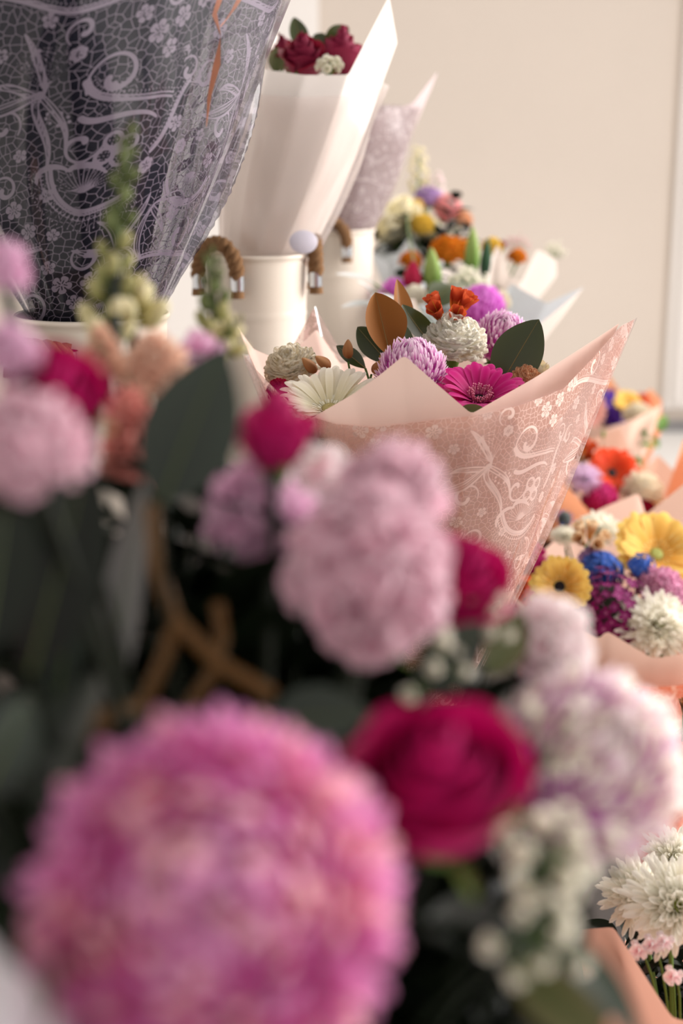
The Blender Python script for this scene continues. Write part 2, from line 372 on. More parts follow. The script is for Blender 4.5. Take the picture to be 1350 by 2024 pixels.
@cached
def stock(col, n=24, H=0.12, Rr=0.022, fr=1.0, seed=1, tip=True):
    """a stock spike along +Z, its florets around the stalk"""
    rn = random.Random(seed); rows = []
    for i in range(n):
        f = (i + 0.5)/n; a = i*2.39996; h = H*(f - 0.5); th = PI/2*(1 - f**3*0.95) ; rr = Rr*(1 - 0.55*f**3)
        p = Vector((rr*math.cos(a), rr*math.sin(a), h)); nrm = Vector((math.sin(th)*math.cos(a), math.sin(th)*math.sin(a), math.cos(th) + 0.15)).normalized()
        q = nrm.to_track_quat('Z', 'Y').to_matrix().to_4x4()
        s = fr*rn.uniform(0.88, 1.12)*(1 - 0.25*f)
        rows.append(('floret', floret_mesh(col, 1 + i % 3), Matrix.Translation(p) @ q @ RZ(rn.uniform(0, 6)) @ Matrix.Scale(s, 4)))
    rows.append(('stalk', GB().add(*tube([(0, 0, -H*0.75), (0, 0, 0), (0, 0, H*0.48)], [0.004, 0.003, 0.002], 6)).mesh('stalk', M_STEM), I4.copy()))
    return rows
@cached
def bud_mesh(col):
    C = {'green': ('4c5a30', '7c8650'), 'olive': ('848c4c', 'c4bc84'), 'cream': ('c4bc74', 'f2e8c0')}[col]
    V, F, A = ball((0, 0, 0.5), 0.5, 10, 9, 0.55, 0.55, 1.0); V = V.copy()
    V[:, 0] += 0.25*(V[:, 2])**2; V[:, 0] *= 1 + 0.2*np.sin(V[:, 2]*3)
    k = V[:, 2] > 0.62; V[k, 1] *= 1 + 0.6*(V[k, 2] - 0.62)   # the lip of the bud
    g = GB().add(V, F, A)
    for i in range(4):
        V, F, A = petal(0.35, 0.3, (1.2, 1.3), nv=4, nu=3, x0=0.1, tip_p=2); g.add(rotz(V, i*PI/2), F, A*0)
    return g.mesh('bud', pm('snap_' + col, *C, vary=0.1, transl=0.25))
@cached
def snapdragon(H=0.17, n=24, size=0.02, seed=1, cream=0.3, lean=0.0):
    rn = random.Random(seed); rows = []
    for i in range(n):
        f = (i + 0.5)/n; a = i*2.39996 + rn.uniform(-0.2, 0.2); s = size*(1.15 - 0.8*f)*rn.uniform(0.9, 1.1)
        col = 'cream' if f < cream else ('olive' if f < cream + 0.3 else 'green')
        el = 0.35 + 0.75*f; d = Vector((math.cos(a)*math.cos(el), math.sin(a)*math.cos(el), math.sin(el)))
        p = Vector((lean*f*f + 0.003*math.cos(a), 0.003*math.sin(a), H*(f - 0.5)))
        rows.append(('bud', bud_mesh(col), Matrix.Translation(p) @ d.to_track_quat('Z', 'X').to_matrix().to_4x4() @ Matrix.Scale(s, 4)))
    pts = [(lean*max(0, f)**2, 0, H*(f - 0.5)) for f in (-0.5, 0, 0.25, 0.5, 0.75, 1)]
    rows.append(('stalk', GB().add(*tube(pts, [0.0035, 0.003, 0.003, 0.0025, 0.002, 0.001], 6)).mesh('stalk', pm('stem_olive', '3a4722', '56632f', transl=0.0)), I4.copy()))
    return rows
@cached
def alstro(col, n=4, R=0.024, seed=1):
    rn = random.Random(seed); C = {'orange': ('b83c1c', 'dc6238', 'f0a43c'), 'cream': ('d8a878', 'f6e0bc', 'e8b060'), 'brown': ('7c4a20', 'b87850', 'd8a070')}[col]
    m = pm('alstro_' + col, C[2], C[1], mid=C[0], vary=0.12, transl=0.3)
    o = GB().add(*petal(R*1.35, R*0.98, (1.45, 1.3, 1.1, 1.3), cup=0.5, nv=8, nu=5, base_w=0.2, tip_p=4, x0=0.001)).mesh('petal', m)
    i_ = GB().add(*petal(R*1.35, R*0.65, (1.45, 1.35, 1.15, 1.1), cup=0.5, nv=8, nu=5, base_w=0.2, tip_p=3, x0=0.0005, rnd=0.2)).mesh('petal', m)
    sg = GB()
    for q in range(5): sg.add(*tube(bez((0, 0, 0), (0.002, 0, R*0.5), (R*0.3*math.cos(q*1.25), R*0.3*math.sin(q*1.25), R), (R*0.4*math.cos(q*1.25), R*0.4*math.sin(q*1.25), R*1.2), 5), R*0.02, 4))
    st = sg.mesh('stamens', pm('stamen_amber', 'b04a20', 'f0b040', transl=0)); rows = []
    ped = GB().add(*tube([(0, 0, -0.03), (0, 0, 0)], [0.0012, 0.0015], 5)).mesh('flower_stalk', M_STEM)
    for k in range(n):
        a = 2*PI*k/n + rn.uniform(-0.2, 0.2); d = Vector((math.cos(a)*0.6, math.sin(a)*0.6, 1)).normalized()
        M = Matrix.Translation(d*0.018 + Vector((0, 0, rn.uniform(-0.004, 0.004)))) @ d.to_track_quat('Z', 'X').to_matrix().to_4x4() @ RZ(rn.uniform(0, 6)) 
        rows.append(('blossom', ped, M, None, None, [('petal', o, RZ(j*2.0944)) for j in range(3)] + [('petal', i_, RZ(j*2.0944 + 1.047)) for j in range(3)] + [('stamens', st, I4.copy())]))
    return rows
@cached
def gyps(n=26, R=0.04, br=0.0042, seed=1, col='white'):
    rn = random.Random(seed); C = {'white': ('d8d4b8', 'fbf8ee'), 'pink': ('d0a0a8', 'f2d4d4')}[col]
    b = cluster('blossom', pm('gyps_' + col, *C, vary=0.06, transl=0.6), 22, br, (0, 110), L=0.7, W=0.6, elev=(0.2, 0.4, 0.8), r0=0.3, nv=4, nu=3, seed=seed)
    rows = []; g = GB(); 
    for i in range(n):
        f = (i + 0.5)/n; th = math.acos(1 - 1.0*f); a = i*2.39996; r = R*rn.uniform(0.6, 1.1)
        p = Vector((r*math.sin(th)*math.cos(a), r*math.sin(th)*math.sin(a), r*math.cos(th)))
        g.add(*tube(bez((0, 0, -R*1.1), (0, 0, -R*0.5), p*0.5 + Vector((0, 0, -R*0.3)), p, 5), 0.0005, 4))
        rows.append(('blossom', b, Matrix.Translation(p) @ p.to_track_quat('Z', 'X').to_matrix().to_4x4() @ Matrix.Scale(rn.uniform(0.8, 1.2), 4)))
    rows.append(('twigs', g.mesh('twigs', M_STEM), I4.copy(), None, 'stuff'))
    return rows
@cached
def umbel(col, n=40, R=0.032, fr=0.0062, seed=1):
    """a dome of small five-petalled florets (sweet william, statice, delphinium)"""
    rn = random.Random(seed); fr *= 1.25
    C = {'wine': ('e898cc', '7c0858', '5c0444'), 'blue': ('b8c8f0', '3a66c0', '2850a8'), 'purple': ('d0b0f0', '4c1c98', '3c1080'), 'orange': ('f0c060', 'd84a1c', 'c03008'), 'green': ('a0b060', '4c7a28', '35601c'), 'lavender': ('e4d0ec', 'ac88bc', '8c6ca4')}[col]
    m = pm('umbel_' + col, C[0], C[1], mid=C[1], edge=C[2], edge_f=0.4, vary=0.2, transl=0.15, ramp=(0.05, 0.5))
    g = GB()
    for i in range(5):
        V, F, A = petal(fr, fr*0.95, (0.35, 0.1, -0.1), nv=5, nu=5, base_w=0.15, tip_p=6, zig=0.05); g.add(rotz(V, i*1.2566), F, A)
    g.add(*ball((0, 0, fr*0.08), fr*0.12, 6, 4)); g.add(*tube([(0, 0, -fr*1.5), (0, 0, 0)], fr*0.1, 4))
    fm = g.mesh('floret', m); rows = []
    for i in range(n):
        f = (i + 0.5)/n; th = math.acos(1 - 0.95*f); a = i*2.39996; r = R*rn.uniform(0.88, 1.1)
        p = Vector((r*math.sin(th)*math.cos(a), r*math.sin(th)*math.sin(a), r*math.cos(th)*0.75 + rn.uniform(-0.002, 0.002)))
        rows.append(('floret', fm, Matrix.Translation(p) @ (p + Vector((rn.uniform(-.3, .3)*R, rn.uniform(-.3, .3)*R, R*0.2))).to_track_quat('Z', 'X').to_matrix().to_4x4() @ RZ(rn.uniform(0, 6)) @ Matrix.Scale(rn.uniform(0.85, 1.15), 4)))
    g = GB(); g.add(*ball((0, 0, -R*0.1), R*0.80, 14, 8, 1, 1, 0.72)); rows.append(('bracts', g.mesh('bracts', simple('bract_dark', '2a3418')), I4.copy()))
    return rows
@cached
def thistle(R=0.014, seed=1):
    g = cluster('bracts', pm('thistle_b', '50588c', '4068c8', vary=0.15, transl=0.1), 46, R, (40, 115), L=0.95, W=0.2, elev=(0.2, 0.2), r0=0.7, nv=4, nu=3, seed=seed, base_w=0.6, tip_p=1.2)
    return [('flower_head', GB().add(*ball((0, 0, 0), R*0.9, 14, 10, 1, 1, 1.25)).mesh('flower_head', simple('thistle_head', '6a7468', nscale=900, bstr=1, bdist=0.004)), I4.copy()), ('bracts', g, I4.copy(), None, 'stuff')]
@cached
def pod(col='green', L=0.07, W=0.022):
    """a closed lily bud standing along +Z"""
    C = {'green': ('5c8430', 'a4bc6c'), 'darkgreen': ('24402c', '44684c'), 'red': ('8c0a30', 'c0204c'), 'brown': ('8c5028', 'c08c5c')}[col]
    th = np.linspace(0, 1, 16); prof = [(0.0004 + W/2*math.sin(PI*t**0.8)**0.7*(1 - 0.3*t), L*t) for t in th]
    V, F = lathe(prof, 18); a = np.arctan2(V[:, 1], V[:, 0]); k = 1 - 0.16*np.abs(np.cos(1.5*a))**8; V = V*np.c_[k, k, np.ones(len(k))]
    A = np.c_[V[:, 2]/L, np.abs(np.cos(1.5*a))**4, np.full(len(V), 0.5)]
    return [('bud', GB().add(V, F, A).mesh('bud', pm('pod_' + col, *C, edge=C[1], transl=0.15)), I4.copy())]

# ------------------------------------------------------------------ leaves
LEAFM = dict(magnolia=pm('leaf_magnolia', '39421a', '343e14', edge='4a5422', back='a8682c', transl=0.03, rough=0.28, spec=0.5, vary=0.1),
             bronze=pm('leaf_bronze', '8a5218', '965e22', edge='a8703c', edge_f=0.3, back='33421a', transl=0.08, rough=0.5, vary=0.1),
             gum=pm('leaf_gum', '38423a', '3e483e', edge='4a564a', edge_f=0.3, transl=0.1, rough=0.5, vary=0.12),
             dark=pm('leaf_shaded', '0d150a', '131d0e', edge='182410', transl=0.05, rough=0.4, vary=0.3, spec=0.3),  # near-black green: deep shade is put into the leaf colour
             grey=pm('leaf_grey', '6e7270', '8c8c88', edge='989490', edge_f=0.4, transl=0.1, rough=0.5),
             olive=pm('leaf_olive', '545c34', '6a6c44', edge='7c7450', edge_f=0.5, transl=0.12, rough=0.5, vary=0.15),
             fresh=pm('leaf_fresh', '4c6c2c', '64883a', transl=0.25, rough=0.45, vary=0.2), white=pm('leaf_silver', 'c8ccc8', 'f0f0ee', transl=0.2, rough=0.4))
RIBM = simple('midrib_pale', '8c7844', 0.5); RIBG = simple('midrib_green', '5c6c34', 0.5)
@cached
def leaf_mesh(mat, L, W, bend=0.3, fold=0.35, wav=0.0, tip=2.6, seed=0):
    pk, pw = (1.02, 0.76) if mat in ('magnolia', 'bronze') else (0.85, 0.8)
    """blade and midrib of one leaf growing along +X"""
    nv, nu = 22, 11; v = np.linspace(0, 1, nv); u = np.linspace(-1, 1, nu); U, Vv = np.meshgrid(u, v)
    wv = W/2*np.sin(PI*np.clip(v, 0, 1)**pk)**pw; wv[0] = 0.001; wv[-1] = 0.0003
    ang = -bend*v*1.0; x = np.r_[0, np.cumsum(np.cos(ang[1:]))]*L/(nv - 1); z = np.r_[0, np.cumsum(np.sin(ang[1:]))]*L/(nv - 1)
    Y = U*wv[:, None]; Z = z[:, None] + fold*np.abs(U)**1.3*wv[:, None] + wav*L*np.sin(Vv*9 + U*2 + seed)*np.abs(U)
    X = x[:, None] + 0*U
    A = np.stack([Vv, np.abs(U), np.full_like(U, (seed*0.37) % 1)], -1).reshape(-1, 3)
    # real thickness: a second skin below
    V = np.stack([X, Y, Z], -1).reshape(-1, 3)
    bl = GB().add(V, grid_faces(nu, nv)[:, ::-1], A).mesh('blade', LEAFM[mat])
    rib = GB().add(*tube([(x[i], 0, z[i]) for i in range(0, nv, 3)], [0.0007*(1 - i/nv*0.8)*max(1, W/0.05) for i in range(0, nv, 3)], 5)).mesh('midrib', RIBM if mat in ('bronze', 'magnolia') else RIBG)
    return bl, rib
def leaf(M, label, L, W, mat='magnolia', name='magnolia_leaf', bind=None, cat='leaf', group=None, **k):
    rt = root(name, M, label, cat, group); bl, rib = leaf_mesh(mat, L, W, **k)
    b = part('blade', bl, rt); part('midrib', rib, rt)
    if bind is not None:
        inv = M.inverted(); p = inv @ Vector(bind); q = inv @ (M.translation + (Vector(bind) - M.translation)*0.5 + Vector((0, 0, 0.02)))
        part('leaf_stalk', GB().add(*tube([(0, 0, 0), tuple(q*0.25 + Vector((-0.006, 0, 0))), tuple(q), tuple(p)], 0.0013, 5)).mesh('leaf_stalk', pm('stem_shaded', '141c0e', '1e2814', transl=0.0, rough=0.5) if (Vector(bind) - VBIND).length < 0.01 else M_STEM), rt)
    return rt
def leaf_from_to(a, b, label, W, mat, name, normal=(0, -1, 0.3), **k):
    a, b = Vector(a), Vector(b); M = Matrix.Translation(a) @ aim(b - a, normal)
    return leaf(M, label, (b - a).length*1.03, W, mat, name, **k)
def spray(p0, p1, label, name, mat, n=9, L=0.05, W=0.022, seed=1, group=None, r=0.0018, spread=0.9, cat='foliage', droop=0.3, start=0.2):
    """a leafy stem from p0 up to p1"""
    rn = random.Random(seed); p0, p1 = Vector(p0), Vector(p1); M = Matrix.Translation(p0); rt = root(name, M, label, cat, group)
    d = p1 - p0; side = d.cross(Vector((rn.uniform(-1, 1), rn.uniform(-1, 1), 0.3))).normalized()*d.length*0.15
    pts = bez((0, 0, 0), d*0.33 + side, d*0.66 + side*0.5, d, 10)
    part('stem', GB().add(*tube(pts, [r*(1 - 0.06*i) for i in range(10)], 5)).mesh('stem', pm('stem_shaded', '141c0e', '1e2814', transl=0.0, rough=0.5) if mat == 'dark' else RIBG), rt)  # stems of dark sprays take the shade-darkened green
    for i in range(n):
        f = start + (1 - start)*(i + 0.6)/n; q = f*9; j = min(8, int(q)); p = pts[j].lerp(pts[j+1], q - j); ax = (pts[j+1] - pts[j]).normalized()
        a = i*2.4 + rn.uniform(-0.3, 0.3); o = ax.orthogonal().normalized(); s = Matrix.Rotation(a, 3, ax) @ o
        dd = (ax*(1 - spread*0.6) + s*spread).normalized(); sc_ = rn.uniform(0.8, 1.15)
        bl, rib = leaf_mesh(mat, L, W, bend=droop, seed=i % 3)
        part('leaf', bl, rt, Matrix.Translation(p) @ aim(dd, ax + Vector((0, 0, 0.4))) @ Matrix.Scale(sc_, 4))
    return rt
# ------------------------------------------------------------------ lace print: a field (mm inside the thread) over a repeating tile
TS = 150.0; TN = 600
def lace_tile():
    F = np.full((TN, TN), -3.0); px = TS/TN
    def dab(x, y, w, neg=False, pad=1.2):
        r = w + pad; k = int(r/px) + 1; ci, cj = int(round(y/px)), int(round(x/px))
        ii = np.arange(ci - k, ci + k + 1); jj = np.arange(cj - k, cj + k + 1)
        d = np.sqrt((ii[:, None]*px - y)**2 + (jj[None, :]*px - x)**2); im, jm = ii % TN, jj % TN
        sub = F[np.ix_(im, jm)]
        F[np.ix_(im, jm)] = np.minimum(sub, d - w) if neg else np.maximum(sub, w - d)
    def line(pts, w, neg=False):
        pts = np.asarray(pts, float); ws = np.asarray(w if np.ndim(w) else [w]*len(pts), float)
        for a, b, wa, wb in zip(pts[:-1], pts[1:], ws[:-1], ws[1:]):
            n = max(1, int(np.hypot(*(b - a))/0.3))
            for t in np.arange(n)/n: p = a + (b - a)*t; dab(p[0], p[1], wa + (wb - wa)*t, neg)
    def spiral(cx, cy, r0, r1, a0, turns, w0, w1, n=60):
        t = np.linspace(0, 1, n); a = math.radians(a0) + turns*2*PI*t; r = r0 + (r1 - r0)*t**0.8
        P = np.c_[cx + r*np.cos(a), cy + r*np.sin(a)]; line(P, w0 + (w1 - w0)*t); return P
    def bl(p, w, n=30):
        t = np.linspace(0, 1, n)[:, None]; p = np.array(p, float); P = p[0]*(1-t)**3 + 3*p[1]*t*(1-t)**2 + 3*p[2]*t*t*(1-t) + p[3]*t**3
        tt = t[:, 0]; ww = w[0]*(1-tt)**2 + 2*w[1]*tt*(1-tt) + w[2]*tt*tt if np.ndim(w) else [w]*n; line(P, ww); return P
    def hollow(p, w):
        bl(p, w)
        t = np.linspace(0, 1, 34)[:, None]; q = np.array(p, float); P = q[0]*(1-t)**3 + 3*q[1]*t*(1-t)**2 + 3*q[2]*t*t*(1-t) + q[3]*t**3
        tt = t[:, 0]; ww = w[0]*(1-tt)**2 + 2*w[1]*tt*(1-tt) + w[2]*tt*tt; k = ww > 1.2
        if k.sum() > 2: line(P[k], (ww[k] - 0.75)*0.85, True); line(P[k], 0.32)
    def flower(cx, cy, R, n=5, rot=0):
        for i in range(n):
            a = rot + i*2*PI/n; 
            for s in (-0.13, 0.13): dab(cx + R*0.72*math.cos(a + s), cy + R*0.72*math.sin(a + s), R*0.29)
            dab(cx + R*0.4*math.cos(a), cy + R*0.4*math.sin(a), R*0.22)
        dab(cx, cy, R*0.3)
        for i in range(n):
            a = rot + i*2*PI/n; line([(cx + R*0.16*math.cos(a), cy + R*0.16*math.sin(a)), (cx + R*0.6*math.cos(a), cy + R*0.6*math.sin(a))], R*0.06, True)
    def fan(cx, cy, R, a0, a1, n, w=0.35):
        for i in range(n):
            a = math.radians(a0 + (a1 - a0)*i/(n-1)); b = a + 0.25
            bl([(cx, cy), (cx + R*0.4*math.cos(b), cy + R*0.4*math.sin(b)), (cx + R*0.8*math.cos(a), cy + R*0.8*math.sin(a)), (cx + R*math.cos(a), cy + R*math.sin(a))], w, 20)
    def scallop(P, amp, w):
        """threads and drops that follow a curve"""
        P = np.array(P); d = np.gradient(P, axis=0); nrm = np.c_[-d[:, 1], d[:, 0]]/(np.hypot(*d.T)[:, None] + 1e-6)
        line(P + nrm*amp, w); line(P - nrm*amp*0.2, w*0.6); seg = np.r_[0, np.cumsum(np.hypot(*np.diff(P, axis=0).T))]
        for s in np.arange(0, seg[-1], 2.4):
            q = [np.interp(s, seg, P[:, k]) for k in (0, 1)]; m = [np.interp(s, seg, nrm[:, k]) for k in (0, 1)]
            line([(q[0] + m[0]*amp, q[1] + m[1]*amp), (q[0] + m[0]*amp*2, q[1] + m[1]*amp*2)], 0.28); dab(q[0] + m[0]*amp*2.1, q[1] + m[1]*amp*2.1, 0.6)
    # scrolls
    spiral(96, 106, 3.5, 15, 200, 1.05, 1.9, 0.6); spiral(96, 106, 3.5, 11.5, 200, 0.7, 1.0, 0.3)
    P = bl([(81, 104), (92, 86), (112, 96), (138, 90)], (1.6, 1.2, 0.7)); scallop(P, 2.2, 0.5)
    P = bl([(86, 84), (98, 76), (114, 92), (130, 80)], (1.8, 2.0, 0.8))
    spiral(92, 68, 2.5, 12, 60, 0.85, 1.7, 0.5); spiral(44, 72, 3, 11, -40, -0.95, 1.7, 0.5)
    # acanthus leaves
    for e, c1, c2 in (((84, 66), (52, 92), (82, 88)), ((78, 50), (50, 80), (76, 76)), ((30, 92), (58, 86), (44, 100)), ((20, 78), (48, 84), (34, 74)), ((40, 126), (60, 100), (50, 118))):
        hollow([(62, 96), c1, c2, e], (0.5, 4.6, 0.6)); bl([(62, 96), (c1[0]-5, c1[1]+3), (c2[0]-5, c2[1]+4), e], (0.3, 0.7, 0.3)); bl([((62*2+e[0])/3, (96*2+e[1])/3), c1, c2, (e[0]*.8+c2[0]*.2, e[1]*.8+c2[1]*.2)], 0.01); bl([(62, 96), (c1[0]+4, c1[1]-2), (c2[0]+3, c2[1]-3), e], (0.3, 0.6, 0.3))
    for e, c1, c2 in (((118, 20), (134, 6), (130, 16)), ((146, 34), (136, 12), (146, 20)), ((110, 2), (126, -4), (118, 4)), ((150, -14), (140, 0), (150, -4))):
        hollow([(134, 2), c1, c2, e], (0.5, 4.0, 0.5)); bl([(134, 2), (c1[0]+3, c1[1]+4), (c2[0]+3, c2[1]+2), e], (0.3, 0.5, 0.3))
    # four petalled flower with netted petals
    for i in range(4):
        a = i*PI/2 + 0.6; cx, cy = 112 + 6.6*math.cos(a), 64 + 6.6*math.sin(a)
        th = np.linspace(0, 2*PI, 26); line(np.c_[cx + 4.4*np.cos(th), cy + 4.4*np.sin(th)], 1.1)
        for q in (-2, 0, 2): line([(cx + q, cy - 3.2), (cx + q, cy + 3.2)], 0.22); line([(cx - 3.2, cy + q), (cx + 3.2, cy + q)], 0.22)
    dab(112, 64, 2.2)
    for c in ((112, 128, 6.5), (128, 134, 6), (124, 118, 5.4), (100, 138, 5), (14, 126, 6), (66, 22, 6), (80, 10, 5.4), (54, 10, 5), (20, 20, 5.5)): flower(*c, n=5, rot=c[0])
    for c in ((72, 120, 4.5), (134, 52, 5), (8, 60, 4.6)): flower(*c, n=6, rot=c[1])
    fan(104, 40, 19, 20, 175, 15); P = bl([(80, 52), (90, 22), (116, 24), (128, 38)], (1.2, 1.5, 1.2)); scallop(P, -2.4, 0.6); scallop(P, -6.0, 0.4)
    fan(26, 44, 17, 190, 350, 13); P = bl([(6, 40), (12, 20), (40, 22), (46, 42)], (1.0, 1.8, 1.0)); scallop(P, -2.4, 0.5)
    fan(62, 97, 26, 60, 150, 9, 0.3); fan(94, 102, 16, -90, 10, 8, 0.28)
    for k in range(9): a = k*0.7; dab(74 + 7*math.cos(a), 86 - 4 + 7*math.sin(a)*0.6, 1.1)
    spiral(34, 6, 2.5, 11, 120, 0.9, 2.0, 0.6); spiral(14, 100, 2.2, 9, 20, -0.9, 1.8, 0.5); spiral(146, 104, 2, 8, 180, 0.9, 1.6, 0.5)
    for c in ((40, 52, 5), (148, 74, 5), (60, 56, 4.2), (84, 34, 4.4), (142, 142, 5), (30, 112, 4.4), (52, 136, 4.6), (96, 10, 4.2), (24, 66, 4)): flower(*c, n=5, rot=c[0])
    for e, c1, c2 in (((16, 8), (0, 22), (10, 20)), ((6, -8), (-6, 12), (-2, -2)), ((28, 24), (14, 32), (26, 34))): hollow([(2, 26), c1, c2, e], (0.5, 4.0, 0.7))
    for e, c1, c2 in (((112, 50), (90, 56), (100, 60)), ((76, 40), (84, 56), (70, 50))): bl([(92, 52), c1, c2, e], (0.6, 3.2, 0.6))
    spiral(56, 34, 2.2, 9, 200, 0.9, 1.8, 0.6); spiral(120, 148, 2.2, 9, 100, -0.9, 1.8, 0.6); spiral(70, 132, 2, 8, 300, 0.85, 1.6, 0.5)
    fan(140, 118, 14, 190, 300, 8); fan(8, 96, 13, 60, 170, 8); fan(48, 118, 14, 250, 380, 9, 0.3)
    P = bl([(134, 60), (146, 70), (140, 86), (150, 98)], (1.2, 1.6, 1.0)); scallop(P, 2.0, 0.4)
    P = bl([(0, 140), (30, 150), (60, 132), (92, 150)], (1.0, 1.4, 1.0)); scallop(P, 2.2, 0.5)
    return np.clip(F, -2.5, 3.0)
TILE = lace_tile()
def lace_sample(x, y, flip=False):
    """x, y in millimetres"""
    if flip: x = -x
    fx = (x % TS)/TS*TN; fy = (y % TS)/TS*TN; i = np.floor(fy).astype(int); j = np.floor(fx).astype(int); a = fy - i; b = fx - j
    i %= TN; j %= TN; i1 = (i + 1) % TN; j1 = (j + 1) % TN
    return (TILE[i, j]*(1-a)*(1-b) + TILE[i1, j]*a*(1-b) + TILE[i, j1]*(1-a)*b + TILE[i1, j1]*a*b)

def lace_mat(name, thread, film, film_alpha=0.5, net=190, net_w=0.03, thread_alpha=1.0, gloss=0.25, tr=0.35, rough=0.22, netcol=None):
    """clear film printed with opaque threads; 'lace' = (x, y in m, field in mm)"""
    t = NT(name); a = t.n('ShaderNodeAttribute', attribute_name='lace'); sp = t.n('ShaderNodeSeparateXYZ'); t.l(a.outputs['Vector'], sp.inputs[0])
    cx = t.n('ShaderNodeCombineXYZ'); t.l(sp.outputs[0], cx.inputs[0]); t.l(sp.outputs[1], cx.inputs[1])
    vo = t.n('ShaderNodeTexVoronoi', feature='DISTANCE_TO_EDGE', voronoi_dimensions='2D'); vo.inputs['Scale'].default_value = net; t.l(cx.outputs[0], vo.inputs['Vector'])
    mr = t.n('ShaderNodeMapRange'); mr.inputs[1].default_value = net_w*0.6; mr.inputs[2].default_value = net_w*1.4; mr.inputs[3].default_value = 1; mr.inputs[4].default_value = 0
    t.l(vo.outputs['Distance'], mr.inputs[0]); netm = mr.outputs[0]
    # the mesh of the net keeps a little off the thick threads
    netm = t.math('MULTIPLY', netm, t.math('LESS_THAN', sp.outputs[2], -0.45))
    rb = t.n('ShaderNodeMapRange'); rb.inputs[1].default_value = -0.06; rb.inputs[2].default_value = 0.10; t.l(sp.outputs[2], rb.inputs[0])
    mask = t.math('MAXIMUM', rb.outputs[0], netm)
    th = lin(thread); fl = lin(film)
    d = t.n('ShaderNodeBsdfPrincipled'); d.inputs['Base Color'].default_value = th; d.inputs['Roughness'].default_value = 0.5
    tl = t.n('ShaderNodeBsdfTranslucent'); tl.inputs[0].default_value = th; thread_s = t.mixs(tr, d.outputs[0], tl.outputs[0])
    fd = t.n('ShaderNodeBsdfDiffuse'); fd.inputs[0].default_value = fl; ftl = t.n('ShaderNodeBsdfTranslucent'); ftl.inputs[0].default_value = fl
    trn = t.n('ShaderNodeBsdfTransparent'); trn.inputs[0].default_value = (0.97, 0.97, 0.97, 1)
    film_s = t.mixs(film_alpha, trn.outputs[0], t.mixs(0.5, fd.outputs[0], ftl.outputs[0]))
    if thread_alpha < 1: thread_s = t.mixs(thread_alpha, trn.outputs[0], thread_s)
    s = t.mixs(mask, film_s, thread_s)
    gl = t.n('ShaderNodeBsdfGlossy'); gl.inputs['Roughness'].default_value = rough; gl.inputs[0].default_value = (1, 1, 1, 1)
    lw = t.n('ShaderNodeLayerWeight'); lw.inputs[0].default_value = 0.35
    s = t.mixs(t.math('ADD', t.math('MULTIPLY', lw.outputs['Fresnel'], gloss), 0.015), s, gl.outputs[0])
    return t.done(s)
def paper_mat(name, col, inside=None, tr=0.35, rough=0.65):
    if name in MATS: return MATS[name]
    t = NT(name); f = t.noise(35, 5); c = t.mix(t.math('MULTIPLY', f, 0.15), lin(col), (0.8, 0.75, 0.7, 1), 'MULTIPLY')
    if inside:
        g = t.n('ShaderNodeNewGeometry'); c = t.mix(g.outputs['Backfacing'], c, lin(inside))
    b = t.bump(t.noise(260, 4), 0.12, 0.0008)
    p = t.prin(c, rough, 0.25, 0, b); x = t.n('ShaderNodeBsdfTranslucent'); t.l(c, x.inputs[0])
    MATS[name] = t.done(t.mixs(tr, p, x.outputs[0])); return MATS[name]
def clear_mat(name, tint='ffffff', gloss=0.9, base=0.06, rough=0.06, haze=0.0, hazecol='ffffff'):
    t = NT(name); tr = t.n('ShaderNodeBsdfTransparent'); tr.inputs[0].default_value = lin(tint)
    gl = t.n('ShaderNodeBsdfGlossy'); gl.inputs['Roughness'].default_value = rough
    lw = t.n('ShaderNodeLayerWeight'); lw.inputs[0].default_value = 0.3; f = t.math('ADD', t.math('MULTIPLY', lw.outputs['Fresnel'], gloss), base)
    s = tr.outputs[0]
    if haze:
        d = t.n('ShaderNodeBsdfTranslucent'); d.inputs[0].default_value = lin(hazecol); d2 = t.n('ShaderNodeBsdfDiffuse'); d2.inputs[0].default_value = lin(hazecol)
        s = t.mixs(haze, s, t.mixs(0.5, d.outputs[0], d2.outputs[0]))
    return t.done(t.mixs(f, s, gl.outputs[0]))

# ------------------------------------------------------------------ wraps: a sheet rolled into a cone
def resample(P, n, closed=True, soft=0.006, dense=None):
    P = np.array([tuple(p) for p in P], float)
    if closed: P = np.vstack([P, P[:1]])
    s = np.r_[0, np.cumsum(np.linalg.norm(np.diff(P, axis=0), axis=1))]; s /= s[-1]
    u = np.linspace(0, 1, n, endpoint=not closed)
    if dense:   # more columns over the first part of the loop
        k = int(n*dense[1]); u = np.r_[np.linspace(0, dense[0], k, endpoint=False), np.linspace(dense[0], 1, n - k, endpoint=not closed)]
    def ev(q):
        q = q % 1.0 if closed else np.clip(q, 0, 1); return np.stack([np.interp(q, s, P[:, i]) for i in range(3)], -1)
    if soft: out = sum(w_*ev(u + o*soft) for o, w_ in ((-1.5, .1), (-1, .15), (-.5, .15), (0, .2), (.5, .15), (1, .15), (1.5, .1)))
    else: out = ev(u)
    return out, u
